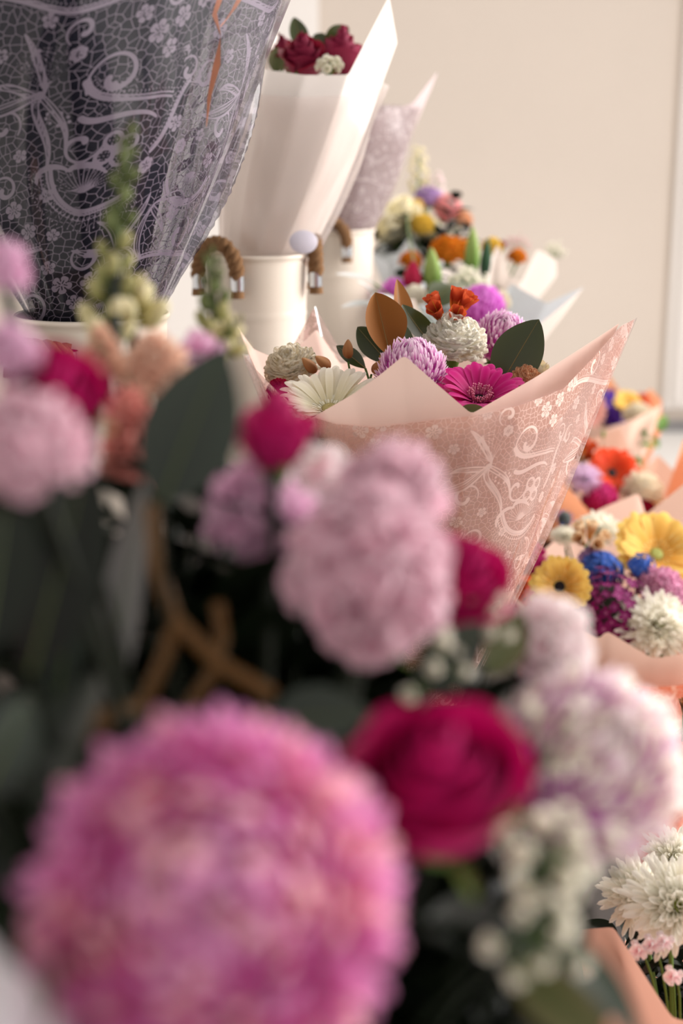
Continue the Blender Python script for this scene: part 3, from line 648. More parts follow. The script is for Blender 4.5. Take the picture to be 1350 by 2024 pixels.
def wrap(name, loop, apex, r0, mat, parent, n=260, nv=60, bulge=0.0, wr=0.002, seed=1, soft=0.006, dense=None, lace=False, pleat=0.0, pk=14, closed=True, lift=0.0, cw=(0.08, 0.22), nc=10, flip=False, v0=0.0, laceoff=(0, 0), crease=0.0, rep=1.0):
    rs = np.random.RandomState(seed); top, u = resample(loop, n, closed, soft, dense); ap = np.array(tuple(apex)); c = top.mean(0)
    ax = c - ap; ax /= np.linalg.norm(ax)
    rad = (top - ap) - ((top - ap) @ ax)[:, None]*ax; rl = np.linalg.norm(rad, axis=1); rn_ = rad/(rl[:, None] + 1e-9)
    bot = ap + rn_*r0; v = np.linspace(v0, 1, nv)[:, None, None]
    V = bot[None]*(1 - v) + top[None]*v
    e1 = np.cross(ax, [0, 0.3, 1]); e1 /= np.linalg.norm(e1); e2 = np.cross(ax, e1)
    az = np.arctan2(rad @ e2, rad @ e1); vv = v[:, :, 0]
    off = bulge*np.sin(PI*vv**0.8)*np.ones(n)[None] + lift
    for k in range(6):
        f1, f2 = rs.randint(2, 7), rs.uniform(1, 4); off = off + wr*vv*(1 - 0.5*vv)*np.sin(f1*az[None] + f2*vv*PI + rs.rand()*6)*rs.rand()
    if pleat: off = off + pleat*vv*np.abs(np.sin(pk*az[None]/2 + 1.5*vv + seed))*(0.6 + 0.4*np.sin(3*az[None]))
    if crease:
        for k in range(nc):   # sharp folds that run up the sheet
            a0 = rs.uniform(-PI, PI); sl = rs.uniform(-0.6, 0.6); q = np.abs(np.angle(np.exp(1j*(az[None] - a0 - sl*(vv - 0.5)))))
            off = off + crease*rs.uniform(0.3, 1)*np.maximum(0, 1 - q/rs.uniform(*cw))*np.sin(PI*np.clip(vv, 0, 1)**0.7 + 0.2)*smoothstep(0.0, 0.45, vv)
    V = V + rn_[None]*off[:, :, None]
    A = np.stack([vv*np.ones(n)[None], np.zeros((nv, n)), np.full((nv, n), .5)], -1)
    at_ = None
    if lace:
        i0 = int(n*(dense[1] if dense else 0.4)/2)   # straight thread of the print runs up the front
        ds = np.linalg.norm(np.diff(V, axis=1), axis=2); X = np.c_[np.zeros(nv), np.cumsum(ds, axis=1)]; X = X - X[:, i0:i0 + 1]
        hg = np.linalg.norm(V - ap, axis=2); Y = hg*rep + laceoff[1]; X = X*rep + laceoff[0]
        Fd = lace_sample(X*1000, Y*1000, flip); at_ = {'lace': np.stack([X, Y, Fd], -1).reshape(-1, 3)}
    g = GB().add(V.reshape(-1, 3) - ap, grid_faces(n, nv, 0, closed), A.reshape(-1, 3))
    me = g.mesh(name, mat, True, at_); o = part(name, me, parent); return o
def wraproot(name, apex, label, cat='bouquet wrap', group=None):
    return root(name, Matrix.Translation(Vector(apex)), label, cat, group)
# ------------------------------------------------------------------ the room
def structure(name, me, label=None): return tag(part(name, me), label, None, kind='structure')
def wallmat(name, col, r=0.8):
    t = NT(name); f = t.noise(4, 3); c = lin(col); return t.done(t.prin(t.mix(f, (c[0]*.96, c[1]*.96, c[2]*.96, 1), c), r, 0.2, 0, t.bump(t.noise(180, 3), 0.1, 0.001)))
WALL = wallmat('wall_paint', 'd8ccc0'); WHITE = wallmat('white_paint', 'f2ede8', 0.5); FLOORM = wallmat('floor_vinyl', 'eceae6', 0.4)
YW = 6.15
structure('wall_back', GB().add(*box(-3.2, YW, 0, 4.2, YW + 0.12, 3.3)).mesh('wall_back', WALL, False))
structure('wall_left', GB().add(*box(-3.2, -2.5, 0, -3.08, YW, 3.3)).mesh('wall_left', WHITE, False))
structure('floor', GB().add(*box(-3.2, -2.5, -0.1, 4.2, YW + 0.12, 0)).mesh('floor', FLOORM, False))
# glazed white door in the back wall, its frame standing proud of the wall
DX = at(1322, 700, 6.1).x
g = GB()
for b_ in ((DX, YW - 0.035, 0.10, DX + 0.10, YW, 2.3), (DX + 0.035, YW - 0.055, 0.13, DX + 0.075, YW - 0.035, 2.25), (DX + 0.10, YW - 0.03, 0.10, DX + 1.0, YW, 0.26), (DX + 0.98, YW - 0.035, 0.10, DX + 1.08, YW, 2.3), (DX + 0.10, YW - 0.033, 2.2, DX + 0.98, YW, 2.3), (DX + 0.10, YW - 0.03, 0.52, DX + 1.0, YW, 0.56)): g.add(*box(*b_))
drm = simple('door_paint', 'e6e0da', 0.4, nscale=4, namt=0.03, bstr=0.0)
dr = structure('door_1', g.mesh('door_1', drm, False)); 
part('panel', GB().add(*box(DX + 0.10, YW - 0.012, 0.26, DX + 0.98, YW - 0.002, 2.2)).mesh('panel', simple('frosted_pane', 'fbf7f2', 0.25, nscale=2, namt=0.02, bstr=0), False), dr)
structure('trim_1', GB().add(*box(DX - 0.1, YW - 0.05, 0.0, DX + 1.2, YW, 0.045)).mesh('trim_1', simple('threshold_grey', '8e8c8c', 0.5, nscale=5), False))
structure('baseboard_back', GB().add(*box(-3.08, YW - 0.02, 0, DX - 0.1, YW, 0.10)).mesh('baseboard_back', WHITE, False))
structure('trim_2', GB().add(*box(at(300, 20, 6.1).x, YW - 0.03, 0.1, at(632, 20, 6.1).x, YW, 3.3)).mesh('trim_2', WHITE, False))

# ------------------------------------------------------------------ tiered stand that runs along the row (direction RD, aisle side SD)
RD = Vector((0.196, 0.98, 0)).normalized(); SD = Vector((RD.y, -RD.x, 0))
def along(o, s, t, z): return Vector((o[0], o[1], 0)) + RD*s + SD*t + Vector((0, 0, z))
SO = (-0.52, -0.1)      # where the stand begins
def tier(name_part, z, t0, t1, s0, s1, th, mat, parent):
    P = [along(SO, s, t, q) for q in (z - th, z) for t in (t0, t1) for s in (s0, s1)]
    F = np.array([(0,1,3,2),(4,6,7,5),(0,4,5,1),(2,3,7,6),(0,2,6,4),(1,5,7,3)])
    return part(name_part, GB().add(np.array([tuple(p) for p in P]), F).mesh(name_part, mat, False), parent)
st = root('display_stand', I4, 'unseen tiered display stand, coloured dark for the shaded gaps, carrying the buckets and bouquets along the wall', 'display stand')
SHM = simple('shelf_gap_dark', '2c2018', 0.5, nscale=8, namt=0.03, bstr=0.0)  # unseen stand coloured dark so gaps between the leaves read as shade
tier('shelf', 0.79, -0.22, 0.155, 0.9, 3.6, 0.03, SHM, st); tier('riser', 0.76, 0.115, 0.135, 0.9, 3.6, 0.29, SHM, st)
tier('shelf', 0.47, 0.135, 0.52, 0.3, 4.4, 0.03, SHM, st); tier('side_panel', 0.44, 0.48, 0.50, 0.35, 4.3, 0.44, SHM, st)
tier('side_panel', 0.44, 0.155, 0.175, 0.35, 4.3, 0.44, SHM, st); tier('side_panel', 0.76, -0.2, -0.18, 0.95, 3.55, 0.76, SHM, st)

# ------------------------------------------------------------------ enamel buckets with rope handles
ENAMEL = simple('cream_enamel', 'f0e4d4', 0.28, 0.5, nscale=12, namt=0.02, bstr=0.03); ROPE = simple('jute_rope', '9a7452', 0.9, 0.1, nscale=900, namt=0.3, bstr=0.8)
CHROME = simple('bright_steel', 'd8dce0', 0.15, metal=1.0); BLACKP = simple('black_gap_plastic', '141412', 0.5)
def rope(pts, r=0.0098):
    g = GB(); n = len(pts); pts = [Vector(p) for p in pts]; L = sum((pts[i+1]-pts[i]).length for i in range(n-1)); 
    for s in range(3):
        Q = []
        N = 46
        for i in range(N):
            f = i/(N-1)*(n-1); j = min(n-2, int(f)); p = pts[j].lerp(pts[j+1], f - j); t = (pts[j+1]-pts[j]).normalized(); a = t.orthogonal().normalized(); b = t.cross(a)
            q = s*2*PI/3 + i/(N-1)*L/0.028*2*PI; Q.append(p + (a*math.cos(q) + b*math.sin(q))*r*0.55)
        g.add(*tube(Q, r*0.62, 6))
    return g
def bucket(c, rt_, h, label, handles, mat=ENAMEL, droop=0.0, taper=0.86, group='cream enamel buckets on the top tier', name='flower_bucket'):
    """c = centre of the rim"""
    rb = rt_*taper; rt = root(name, Matrix.Translation(Vector(c) - Vector((0, 0, h))), label, 'bucket', group)
    R = lambda z: rb + (rt_ - rb)*z/h
    prof = [(0.001, 0.002), (rb*0.96, 0.002), (rb, 0)]
    for z in np.linspace(0.01, h - 0.006, 60):
        k = sum(0.0013*math.exp(-((z - b_)/0.0018)**2) for b_ in (h*0.22, h*0.62, h*0.72, h*0.26)); prof.append((R(z) + k, z))
    prof += [(rt_ + 0.0022, h - 0.004), (rt_ + 0.0030, h - 0.001), (rt_ + 0.0015, h + 0.0012), (rt_ - 0.0005, h - 0.0005), (rt_ - 0.0015, h - 0.006), (rb - 0.002, 0.006), (0.001, 0.006)]
    part('body', GB().add(*lathe(prof, 72)).mesh('body', mat), rt)
    for az in handles:
        a = math.radians(az); o = Vector((math.cos(a), math.sin(a), 0)); s = Vector((-o.y, o.x, 0)); zt = h - 0.028
        p0 = o*(R(zt) + 0.010) - s*0.034 + Vector((0, 0, zt)); p1 = o*(R(zt) + 0.010) + s*0.034 + Vector((0, 0, zt))
        up_ = Vector((0, 0, 0.062 - droop)) + o*droop*0.9; hp = bez(p0, p0 + up_ - s*0.004, p1 + up_ + s*0.004, p1, 14)
        hd = part('rope_handle', rope(hp).mesh('rope_handle', ROPE), rt)
        for p in (p0, p1):
            part('clip', GB().add(*tube([p - o*0.001 + Vector((0, 0, 0.004)), p - o*0.001 - Vector((0, 0, 0.016))], 0.0098, 12)).mesh('clip', CHROME), hd)
            part('rope_end', GB().add(*tube([p - Vector((0, 0, 0.014)), p - Vector((0, 0, 0.026))], [0.0085, 0.010], 8)).mesh('rope_end', ROPE), hd)
    return rt
B1 = at(504, 500, 2.0); B2 = at(664, 452, 2.6); B0 = at(182, 620, 1.42)
bucket(B0, 0.0745, B0.z - 0.79, 'cream enamel bucket under the navy lace bouquet', (-118, 80), droop=0.05)
bucket(B1, 0.074, B1.z - 0.79, 'cream enamel bucket holding the white paper cone of red roses', (-125, 6))
bucket(B2, 0.070, B2.z - 0.79, 'cream enamel bucket behind the rose bouquet, holding the grey lace cone', (-100, 95))

# ------------------------------------------------------------------ bouquet A: navy lace film and cellophane, top left
apA = B0 + Vector((0, 0, -0.06))
wA = wraproot('lace_bouquet_wrap', apA, 'tall navy bouquet wrap printed with pale grey lace under crinkled clear cellophane')
NAVYP = paper_mat('navy_paper', '12162a', tr=0.05)
LNAVY = lace_mat('lace_grey_on_navy', 'a294a0', '16182c', film_alpha=0.35, net=200, net_w=0.04, gloss=0.08, tr=0.2, rough=0.4)
wrap('inner_paper', [at(-340, -260, 1.26), at(-100, -200, 1.18), at(150, -160, 1.16), at(330, -110, 1.22), at(430, -60, 1.34), at(430, -140, 1.5), at(150, -260, 1.62), at(-200, -300, 1.6)], apA, 0.03, NAVYP, wA, n=160, nv=30, wr=0.004, bulge=0.0)
wrap('lace_film', [at(-380, -260, 1.20), at(-120, -230, 1.12), at(120, -190, 1.09), at(340, -130, 1.15), at(560, -60, 1.30), at(600, -90, 1.42), at(430, -160, 1.6), at(150, -280, 1.72), at(-200, -320, 1.7)], apA, 0.034, LNAVY, wA, n=620, nv=330, wr=0.002, bulge=0.003, dense=(0.5, 0.8), lace=True, laceoff=(0.02, 0.05), rep=0.62, crease=0.002)
wrap('cellophane', [at(-420, -250, 1.18), at(-140, -230, 1.09), at(120, -190, 1.06), at(350, -130, 1.11), at(575, -50, 1.28), at(615, -90, 1.42), at(440, -160, 1.62), at(150, -280, 1.75), at(-200, -320, 1.74)], apA, 0.037, clear_mat('cellophane_clear', 'fafaff', gloss=0.6, base=0.018, rough=0.10, haze=0.0), wA, n=500, nv=90, wr=0.003, bulge=0.006, crease=0.022, cw=(0.04, 0.14), nc=26, seed=5, soft=0.003)

rb = GB()  # orange strips modelling the glints reflected in the cellophane
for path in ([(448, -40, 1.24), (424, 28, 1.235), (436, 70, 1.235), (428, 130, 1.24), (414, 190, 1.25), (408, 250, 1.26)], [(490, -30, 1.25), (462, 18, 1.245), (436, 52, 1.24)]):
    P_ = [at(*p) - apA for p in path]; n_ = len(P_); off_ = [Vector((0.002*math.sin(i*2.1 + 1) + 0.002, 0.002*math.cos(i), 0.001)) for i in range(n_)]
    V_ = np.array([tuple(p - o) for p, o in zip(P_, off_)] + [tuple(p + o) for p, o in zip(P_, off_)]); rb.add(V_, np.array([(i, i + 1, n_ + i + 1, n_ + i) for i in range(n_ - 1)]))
part('cellophane_glint', rb.mesh('cellophane_glint', simple('glint_orange', 'f0a07c', 0.25, nscale=80, bstr=0.2), False), wA, label='orange strips standing in for the glints reflected in the cellophane')
# ------------------------------------------------------------------ bouquet B: red roses in a white paper cone
apB = B1 + Vector((0.0, 0, -0.05))
wB = wraproot('paper_bouquet_wrap', apB, 'white paper bouquet wrap around red roses, one tall pointed corner')
WPAP = paper_mat('white_paper', 'fbf4ee', tr=0.30)
lpB = [at(528, 139, 1.93), at(600, 148, 1.91), at(690, 147, 1.92), at(769, -6, 1.96), at(784, 84, 2.02), at(752, 150, 2.1), at(690, 150, 2.16), at(600, 140, 2.17), at(540, 60, 2.12), at(490, 120, 2.02)]
wrap('paper', lpB, apB, 0.045, WPAP, wB, n=240, nv=50, bulge=0.012, wr=0.0022, soft=0.003, crease=0.0025, seed=3)
lpB2 = [at(524, 190, 1.92), at(600, 192, 1.90), at(692, 188, 1.91), at(757, 182, 1.94), at(768, 170, 2.02), at(752, 160, 2.11), at(690, 160, 2.17), at(600, 160, 2.18), at(510, 160, 2.12), at(480, 170, 2.02)]
wrap('film', lpB2, apB, 0.048, clear_mat('film_white', 'fffaf8', gloss=0.5, base=0.04, rough=0.16, haze=0.16, hazecol='fff6f4'), wB, n=300, nv=60, bulge=0.015, wr=0.003, crease=0.008, seed=9, soft=0.003)
part('film_bunch', (lambda M: GB().add(*(lambda V, F: (np.array([tuple(M @ Vector(p)) for p in V]), F))(*lathe([(0.0002, 0), (0.019, 0.0), (0.0195, -0.0004)], 30))).mesh('film_bunch', simple('film_bunch_pale', 'e2dce8', 0.3)))(Matrix.Translation(at(600, 478, 1.925) - apB) @ face(82, 12) @ Matrix.Diagonal((1, 0.8, 1, 1))), wB)  # flat pale disc standing in for a bunch of film
# ------------------------------------------------------------------ bouquet C: pale grey lace cone behind it
apC = B2 + Vector((0, 0, -0.03))
wC = wraproot('lace_bouquet_wrap', apC, 'slim grey-mauve lace cone with a white pointed corner, behind the rose bouquet')
LGREY = lace_mat('lace_mauve', 'cfc0c0', 'b8a4a4', film_alpha=0.55, net=170, gloss=0.4, tr=0.4)
wrap('lace_film', [at(560, 214, 2.6), at(650, 210, 2.5), at(745, 208, 2.48), at(826, 214, 2.52), at(834, 212, 2.6), at(800, 208, 2.7), at(700, 205, 2.76), at(600, 208, 2.72)], apC, 0.05, LGREY, wC, n=300, nv=120, bulge=0.01, wr=0.003, lace=True, dense=(0.5, 0.75), crease=0.004)
wrap('paper', [at(575, 235, 2.6), at(650, 232, 2.53), at(745, 225, 2.52), at(815, 205, 2.55), at(866, 140, 2.58), at(852, 180, 2.62), at(800, 212, 2.68), at(700, 205, 2.72), at(600, 215, 2.68)], apC, 0.044, paper_mat('grey_paper', 'd8c8c8', tr=0.3), wC, n=160, nv=30, wr=0.002)

# ------------------------------------------------------------------ bouquet D: the pink lace bouquet in focus
apD = at(846, 1430, 1.55); bindD = apD + Vector((0, 0, 0.03))
wD = wraproot('lace_bouquet_wrap', apD, 'peach paper bouquet wrap under clear film printed with white lace, the sharpest in the row')
PEACH = paper_mat('peach_paper', 'f0d2c4', tr=0.3); SALM = paper_mat('salmon_paper', 'f0b49c', tr=0.35)
lpD = [at(466, 643, 1.62), at(505, 730, 1.50), at(560, 830, 1.40), at(600, 836, 1.36), at(700, 778, 1.315), at(750, 742, 1.302), at(799, 702, 1.288), at(862, 758, 1.308), at(932, 818, 1.328), at(1060, 745, 1.37), at(1226, 638, 1.46),
       at(1160, 705, 1.60), at(1080, 760, 1.70), at(980, 720, 1.78), at(860, 700, 1.80), at(740, 700, 1.79), at(672, 720, 1.76), at(626, 650, 1.73), at(560, 715, 1.69), at(500, 690, 1.66)]
wrap('paper', lpD, apD, 0.02, PEACH, wD, n=420, nv=60, bulge=0.003, wr=0.0016, soft=0.0022, seed=2)
lpDi = [at(600, 870, 1.375), at(740, 866, 1.335), at(860, 858, 1.335), at(935, 850, 1.335), at(1110, 800, 1.40), at(1180, 745, 1.48), at(1130, 780, 1.62), at(980, 800, 1.76), at(860, 800, 1.78), at(700, 800, 1.77), at(560, 800, 1.68), at(520, 830, 1.5)]
lpDf = [at(505, 730, 1.48), at(590, 816, 1.37), at(660, 838, 1.325), at(740, 845, 1.308), at(860, 830, 1.300), at(935, 822, 1.302), at(1030, 800, 1.325), at(1115, 768, 1.37), at(1180, 700, 1.415), at(1226, 645, 1.455), at(1256, 630, 1.475),
        at(1190, 670, 1.53), at(1110, 722, 1.60), at(1030, 782, 1.66), at(980, 800, 1.70), at(920, 830, 1.76), at(800, 820, 1.82), at(700, 740, 1.80), at(622, 606, 1.76), at(560, 720, 1.72), at(480, 700, 1.66)]
LPINK = lace_mat('lace_white_on_blush', 'efcfc2', 'd49a86', film_alpha=0.50, net=215, net_w=0.036, gloss=0.22, tr=0.25, rough=0.2)
wrap('lace_film', lpDf, apD, 0.024, LPINK, wD, n=900, nv=520, bulge=0.007, wr=0.0012, soft=0.0015, seed=2, dense=(0.43, 0.85), lace=True, laceoff=(0.052, -0.012), rep=0.74)
wrap('cellophane', [p + (p - apD).normalized()*0.002 for p in lpDf], apD, 0.027, clear_mat('gloss_shell_blush', 'fffafa', gloss=0.5, base=0.015, rough=0.12), wD, n=420, nv=80, bulge=0.012, wr=0.0015, crease=0.004, cw=(0.04, 0.12), nc=16, seed=11, soft=0.0015)  # extra glossy shell added over the lace film for highlights
# ------------------------------------------------------------------ peach bouquets, low along the aisle
def peach_wrap(ap, label, sheets):
    r = wraproot('paper_bouquet_wrap', ap, label)
    for i, (nm, loop, m, kw) in enumerate(sheets): wrap(nm, loop, ap, 0.02 + 0.003*i, m, r, **dict(dict(n=220, nv=36, bulge=0.008, wr=0.0025, soft=0.003, seed=i + 4), **kw))
    return r
PALE = paper_mat('pale_peach_paper', 'f2cdba', tr=0.35); ORG = paper_mat('orange_paper', 'f6ae84', tr=0.4)
LORG = lace_mat('lace_on_orange', 'f6b498', 'e87850', film_alpha=0.85, net=150, gloss=0.2)
apE = at(1240, 1760, 2.15)
peach_wrap(apE, 'pale peach paper wrap around the yellow gerberas, with an orange lace band', [
    ('paper', [at(1010, 1170, 2.08), at(1080, 1240, 2.0), at(1150, 1247, 1.96), at(1186, 1264, 1.95), at(1199, 1246, 1.95), at(1290, 1302, 1.94), at(1352, 1292, 1.94), at(1440, 1262, 1.96), at(1540, 1190, 2.05), at(1560, 1060, 2.25), at(1470, 960, 2.4), at(1395, 930, 2.42), at(1350, 958, 2.42), at(1276, 1018, 2.42), at(1263, 974, 2.42), at(1190, 1004, 2.4), at(1130, 1036, 2.38), at(1060, 1100, 2.32), at(1010, 1120, 2.22)], PALE, {}),
    ('lace_band', [at(1020, 1330, 2.03), at(1150, 1350, 1.94), at(1290, 1358, 1.915), at(1360, 1352, 1.915), at(1480, 1330, 1.95), at(1530, 1280, 2.1), at(1480, 1240, 2.3), at(1300, 1230, 2.36), at(1120, 1250, 2.3), at(1030, 1290, 2.15)], LORG, dict(n=420, nv=160, lace=True, dense=(0.5, 0.8)))])
apF = at(1190, 1330, 2.95)
peach_wrap(apF, 'orange and pale peach paper wrap behind the yellow gerbera bouquet', [
    ('paper', [at(1000, 1010, 2.85), at(1042, 962, 2.8), at(1096, 936, 2.78), at(1166, 1013, 2.74), at(1230, 1010, 2.73), at(1290, 1020, 2.73), at(1360, 960, 2.76), at(1400, 900, 2.9), at(1352, 868, 3.05)], ORG, dict(closed=False)),
    ('back_paper', [at(1440, 950, 2.9), at(1380, 868, 3.0), at(1345, 945, 3.06), at(1300, 899, 3.12), at(1262, 935, 3.16), at(1225, 845, 3.2), at(1160, 872, 3.2), at(1120, 880, 3.16), at(1060, 905, 3.1), at(1020, 960, 3.0)], paper_mat('blush_paper', 'efbfa8', tr=0.4), dict(closed=False))])
apG = at(1190, 1060, 3.8)
peach_wrap(apG, 'blush paper wrap with an orange corner, farthest along the aisle', [
    ('paper', [at(1095, 850, 3.68), at(1140, 842, 3.62), at(1200, 846, 3.58), at(1250, 830, 3.58), at(1306, 800, 3.64), at(1300, 830, 3.76), at(1260, 815, 3.9), at(1200, 790, 3.98), at(1130, 800, 3.92), at(1090, 830, 3.8)], PALE, {}),
    ('back_paper', [at(1310, 850, 3.72), at(1309, 790, 3.78), at(1288, 768, 3.84), at(1262, 785, 3.9), at(1240, 795, 3.95), at(1205, 742, 4.0), at(1160, 770, 4.0), at(1110, 800, 3.9)], ORG, dict(closed=False))])
# bottom right corner: a near low bouquet
apH = at(1330, 2500, 1.3)
peach_wrap(apH, 'salmon paper wrap around the white chrysanthemums low beside the aisle edge', [
    ('paper', [at(1135, 1842, 1.36), at(1145, 1838, 1.26), at(1215, 1832, 1.22), at(1330, 2012, 1.12), at(1440, 2030, 1.12), at(1600, 1950, 1.25), at(1600, 1850, 1.45), at(1400, 1850, 1.55), at(1250, 1860, 1.52), at(1170, 1858, 1.45)], SALM, dict(n=180))])

# ------------------------------------------------------------------ white bouquets at the back of the middle tier
apI = at(930, 830, 2.6)
wI = wraproot('paper_bouquet_wrap', apI, 'white and pale grey paper wrap around the orchid-pink chrysanthemum')
GREYP = paper_mat('cool_white_paper', 'ded4ca', inside='d4dade', tr=0.3); WP2 = paper_mat('warm_white_paper', 'e8dace', tr=0.35)
wrap('paper', [at(770, 600, 2.5), at(820, 590, 2.42), at(842, 640, 2.36), at(900, 655, 2.34), at(960, 655, 2.34), at(975, 617, 2.36), at(1005, 616, 2.38), at(1022, 650, 2.4), at(1050, 680, 2.42)], apI, 0.03, WP2, wI, n=160, nv=30, wr=0.003, closed=False)
wrap('back_paper', [at(985, 640, 2.42), at(1055, 650, 2.44), at(1158, 566, 2.55), at(1080, 600, 2.66), at(1010, 560, 2.72), at(985, 610, 2.75), at(960, 560, 2.78), at(860, 560, 2.8), at(760, 560, 2.74), at(735, 620, 2.6)], apI, 0.03, GREYP, wI, n=200, nv=30, wr=0.003, closed=False)
apJ = at(960, 700, 3.1)
wJ = wraproot('paper_bouquet_wrap', apJ, 'white paper wrap with rolled corners around the amber carnations')
wrap('paper', [at(830, 600, 3.0), at(900, 590, 2.92), at(960, 580, 2.9), at(966, 520, 2.92), at(985, 482, 2.94), at(1006, 545, 2.95), at(1030, 560, 2.97), at(1062, 492, 3.0), at(1098, 512, 3.05), at(1100, 548, 3.1), at(1040, 560, 3.2), at(980, 540, 3.26), at(880, 530, 3.25), at(820, 560, 3.15)], apJ, 0.03, paper_mat('white_paper_soft', 'e6dcd4', tr=0.35), wJ, n=220, nv=30, wr=0.002)
apK = at(800, 640, 3.35)
wK = wraproot('silver_bouquet_wrap', apK, 'pale silver paper wrap below the cream roses at the back')
wrap('paper', [at(735, 500, 3.3), at(770, 520, 3.22), at(810, 470, 3.2), at(850, 530, 3.22), at(890, 500, 3.28), at(880, 480, 3.4), at(820, 460, 3.45), at(760, 470, 3.4)], apK, 0.03, paper_mat('silver_paper', 'd8dcde', tr=0.25, rough=0.35), wK, n=160, nv=26, wr=0.004, crease=0.006)

# buckets on the middle tier and the floor that carry those bouquets
def low_bucket(ap, zb, label, R=0.085, over=0.08, mat=ENAMEL, group='cream enamel buckets below the paper bouquets'):
    c = Vector(ap) + Vector((0, 0, over)); bucket((c.x, c.y, c.z), R, c.z - zb, label, (), mat, group=group)
low_bucket(apD, 0.47, 'unseen bucket under the peach lace bouquet, black to keep the gaps dark', 0.075, 0.05, BLACKP, None)  # unseen bucket, coloured black so gaps in the foliage stay dark
low_bucket(apI, 0.47, 'cream bucket under the white-wrapped chrysanthemum bouquet'); low_bucket(apJ, 0.47, 'cream bucket under the amber carnation bouquet'); low_bucket(apK, 0.47, 'cream bucket under the cream roses')
low_bucket(apE, 0.0, 'cream bucket on the floor under the yellow gerbera bouquet', 0.1); low_bucket(apF, 0.0, 'cream bucket on the floor under the red-orange gerbera bouquet', 0.1)
low_bucket(apG, 0.0, 'cream bucket on the floor under the farthest peach bouquet', 0.1); low_bucket(apH, 0.0, 'cream bucket on the floor under the white chrysanthemum bouquet', 0.1)
# ------------------------------------------------------------------ flowers, each one a thing
def bloom(name, rows, px, py, d, tilt, az, label, cat='flower', bind=None, group=None, roll=0, scale=1.0, M=None, stem=True, r=0.0022, drop=0.03):
    M = (Matrix.Translation(at(px, py, d)) @ face(tilt, az, roll) @ Matrix.Scale(scale, 4)) if M is None else M
    rt = root(name, M, label, cat, group); put(rt, rows)
    if stem and bind is not None: stem_to(rt, bind, r, drop)
    return rt
B = Vector(apD) + Vector((0, 0, 0.05))
# --- in the lace bouquet in focus
bloom('gerbera', gerbera('magenta', mm(98, 1.41), 'dark', 3, 0.30, 22), 948, 793, 1.41, 26, 6, 'magenta gerbera with a dark centre, in the lace bouquet', bind=B, drop=0.05)
bloom('gerbera', gerbera('white', mm(112, 1.42), 'cream', 4, 0.34, 32), 652, 812, 1.41, 22, -12, 'large cream white gerbera in the lace bouquet', bind=B, drop=0.05)
bloom('chrysanthemum', mum('lilac', mm(80, 1.44), 560, 2), 815, 742, 1.43, 20, 0, 'white-tipped lilac chrysanthemum behind the pointed peach flap', bind=B)
bloom('carnation', carnation('white', mm(66, 1.52), 3), 897, 690, 1.52, 22, 10, 'white carnation between the orange alstroemeria and the magenta gerbera', bind=B)
bloom('carnation', carnation('cream', mm(55, 1.53), 5), 578, 738, 1.52, 30, -25, 'cream carnation tucked behind the white gerbera', bind=B)
bloom('chrysanthemum', mum('lilac', mm(62, 1.62), 500, 5), 990, 672, 1.62, 30, 20, 'pale lilac chrysanthemum behind the large green leaf', bind=B)
bloom('chrysanthemum', mum('lilac', mm(40, 1.66), 160, 6), 1040, 690, 1.68, 25, 30, 'small lilac chrysanthemum peeking past the large green leaf', bind=B)
bloom('alstroemeria', alstro('orange', 5, mm(40, 1.58), 2), 886, 655, 1.55, 25, 0, 'orange-red alstroemeria cluster above the white carnation', bind=B, r=0.0018, scale=1.0)
bloom('rosebud', rose('cream', mm(36, 1.52), 4, 14, 0.5), 1078, 726, 1.47, 45, 45, 'soft peach lisianthus bud at the lace edge', bind=B)
bloom('carnation', carnation('peach', mm(34, 1.47), 7), 1040, 758, 1.47, 35, 25, 'pale peach carnation beside the magenta gerbera', bind=B)
for i, (x, y, d, t, a, lab) in enumerate(((688, 694, 1.50, 25, 0, 'brown dried bud standing behind the white gerbera'), (652, 712, 1.49, 55, -50, 'brown bud leaning over the white gerbera'), (625, 722, 1.50, 45, -60, 'small brown bud beside the cream carnation'), (738, 722, 1.48, 50, 40, 'reddish brown bud beside the lilac chrysanthemum'))):
    bloom('alstroemeria_bud', pod('brown', mm(44, 1.5), mm(24, 1.5)), x, y + 14, d, t, a, lab, bind=B, r=0.0012)
bloom('carnation', carnation('red', mm(24, 1.45), 8), 552, 772, 1.46, 60, -40, 'dark red carnation at the edge of the white gerbera', bind=B)
leaf_from_to(at(772, 705, 1.50), at(741, 583, 1.50), 'bronze magnolia leaf standing tallest in the lace bouquet', mm(84, 1.5), 'bronze', 'magnolia_leaf', normal=(0.25, -1, 0.25), bend=-0.1, fold=0.75, bind=B)
leaf_from_to(at(792, 690, 1.55), at(790, 553, 1.57), 'second bronze magnolia leaf, behind the tallest', mm(55, 1.55), 'bronze', 'magnolia_leaf', normal=(0.8, -1, 0.1), bend=0.1, fold=0.5, bind=B)
leaf_from_to(at(860, 690, 1.53), at(792, 612, 1.55), 'green magnolia leaf below the orange alstroemeria', mm(64, 1.54), 'magnolia', 'magnolia_leaf', normal=(0.3, -0.5, 1), bend=-0.2, fold=0.2, bind=B)
leaf_from_to(at(812, 705, 1.50), at(778, 640, 1.51), 'narrow green magnolia leaf beside the bronze leaf', mm(40, 1.5), 'magnolia', 'magnolia_leaf', normal=(1, -0.6, 0.2), bend=-0.3, fold=0.6, bind=B)
leaf_from_to(at(982, 775, 1.49), at(1060, 634, 1.47), 'large dark green magnolia leaf behind the magenta gerbera', mm(102, 1.48), 'magnolia', 'magnolia_leaf', normal=(-0.3, -1, 0.45), bend=0.15, fold=0.12, bind=B)
leaf_from_to(at(800, 738, 1.46), at(752, 700, 1.46), 'small bronze leaf at the foot of the tallest magnolia leaf', mm(38, 1.46), 'bronze', 'magnolia_leaf', normal=(0.3, -1, 0.4), fold=0.4, bind=B)
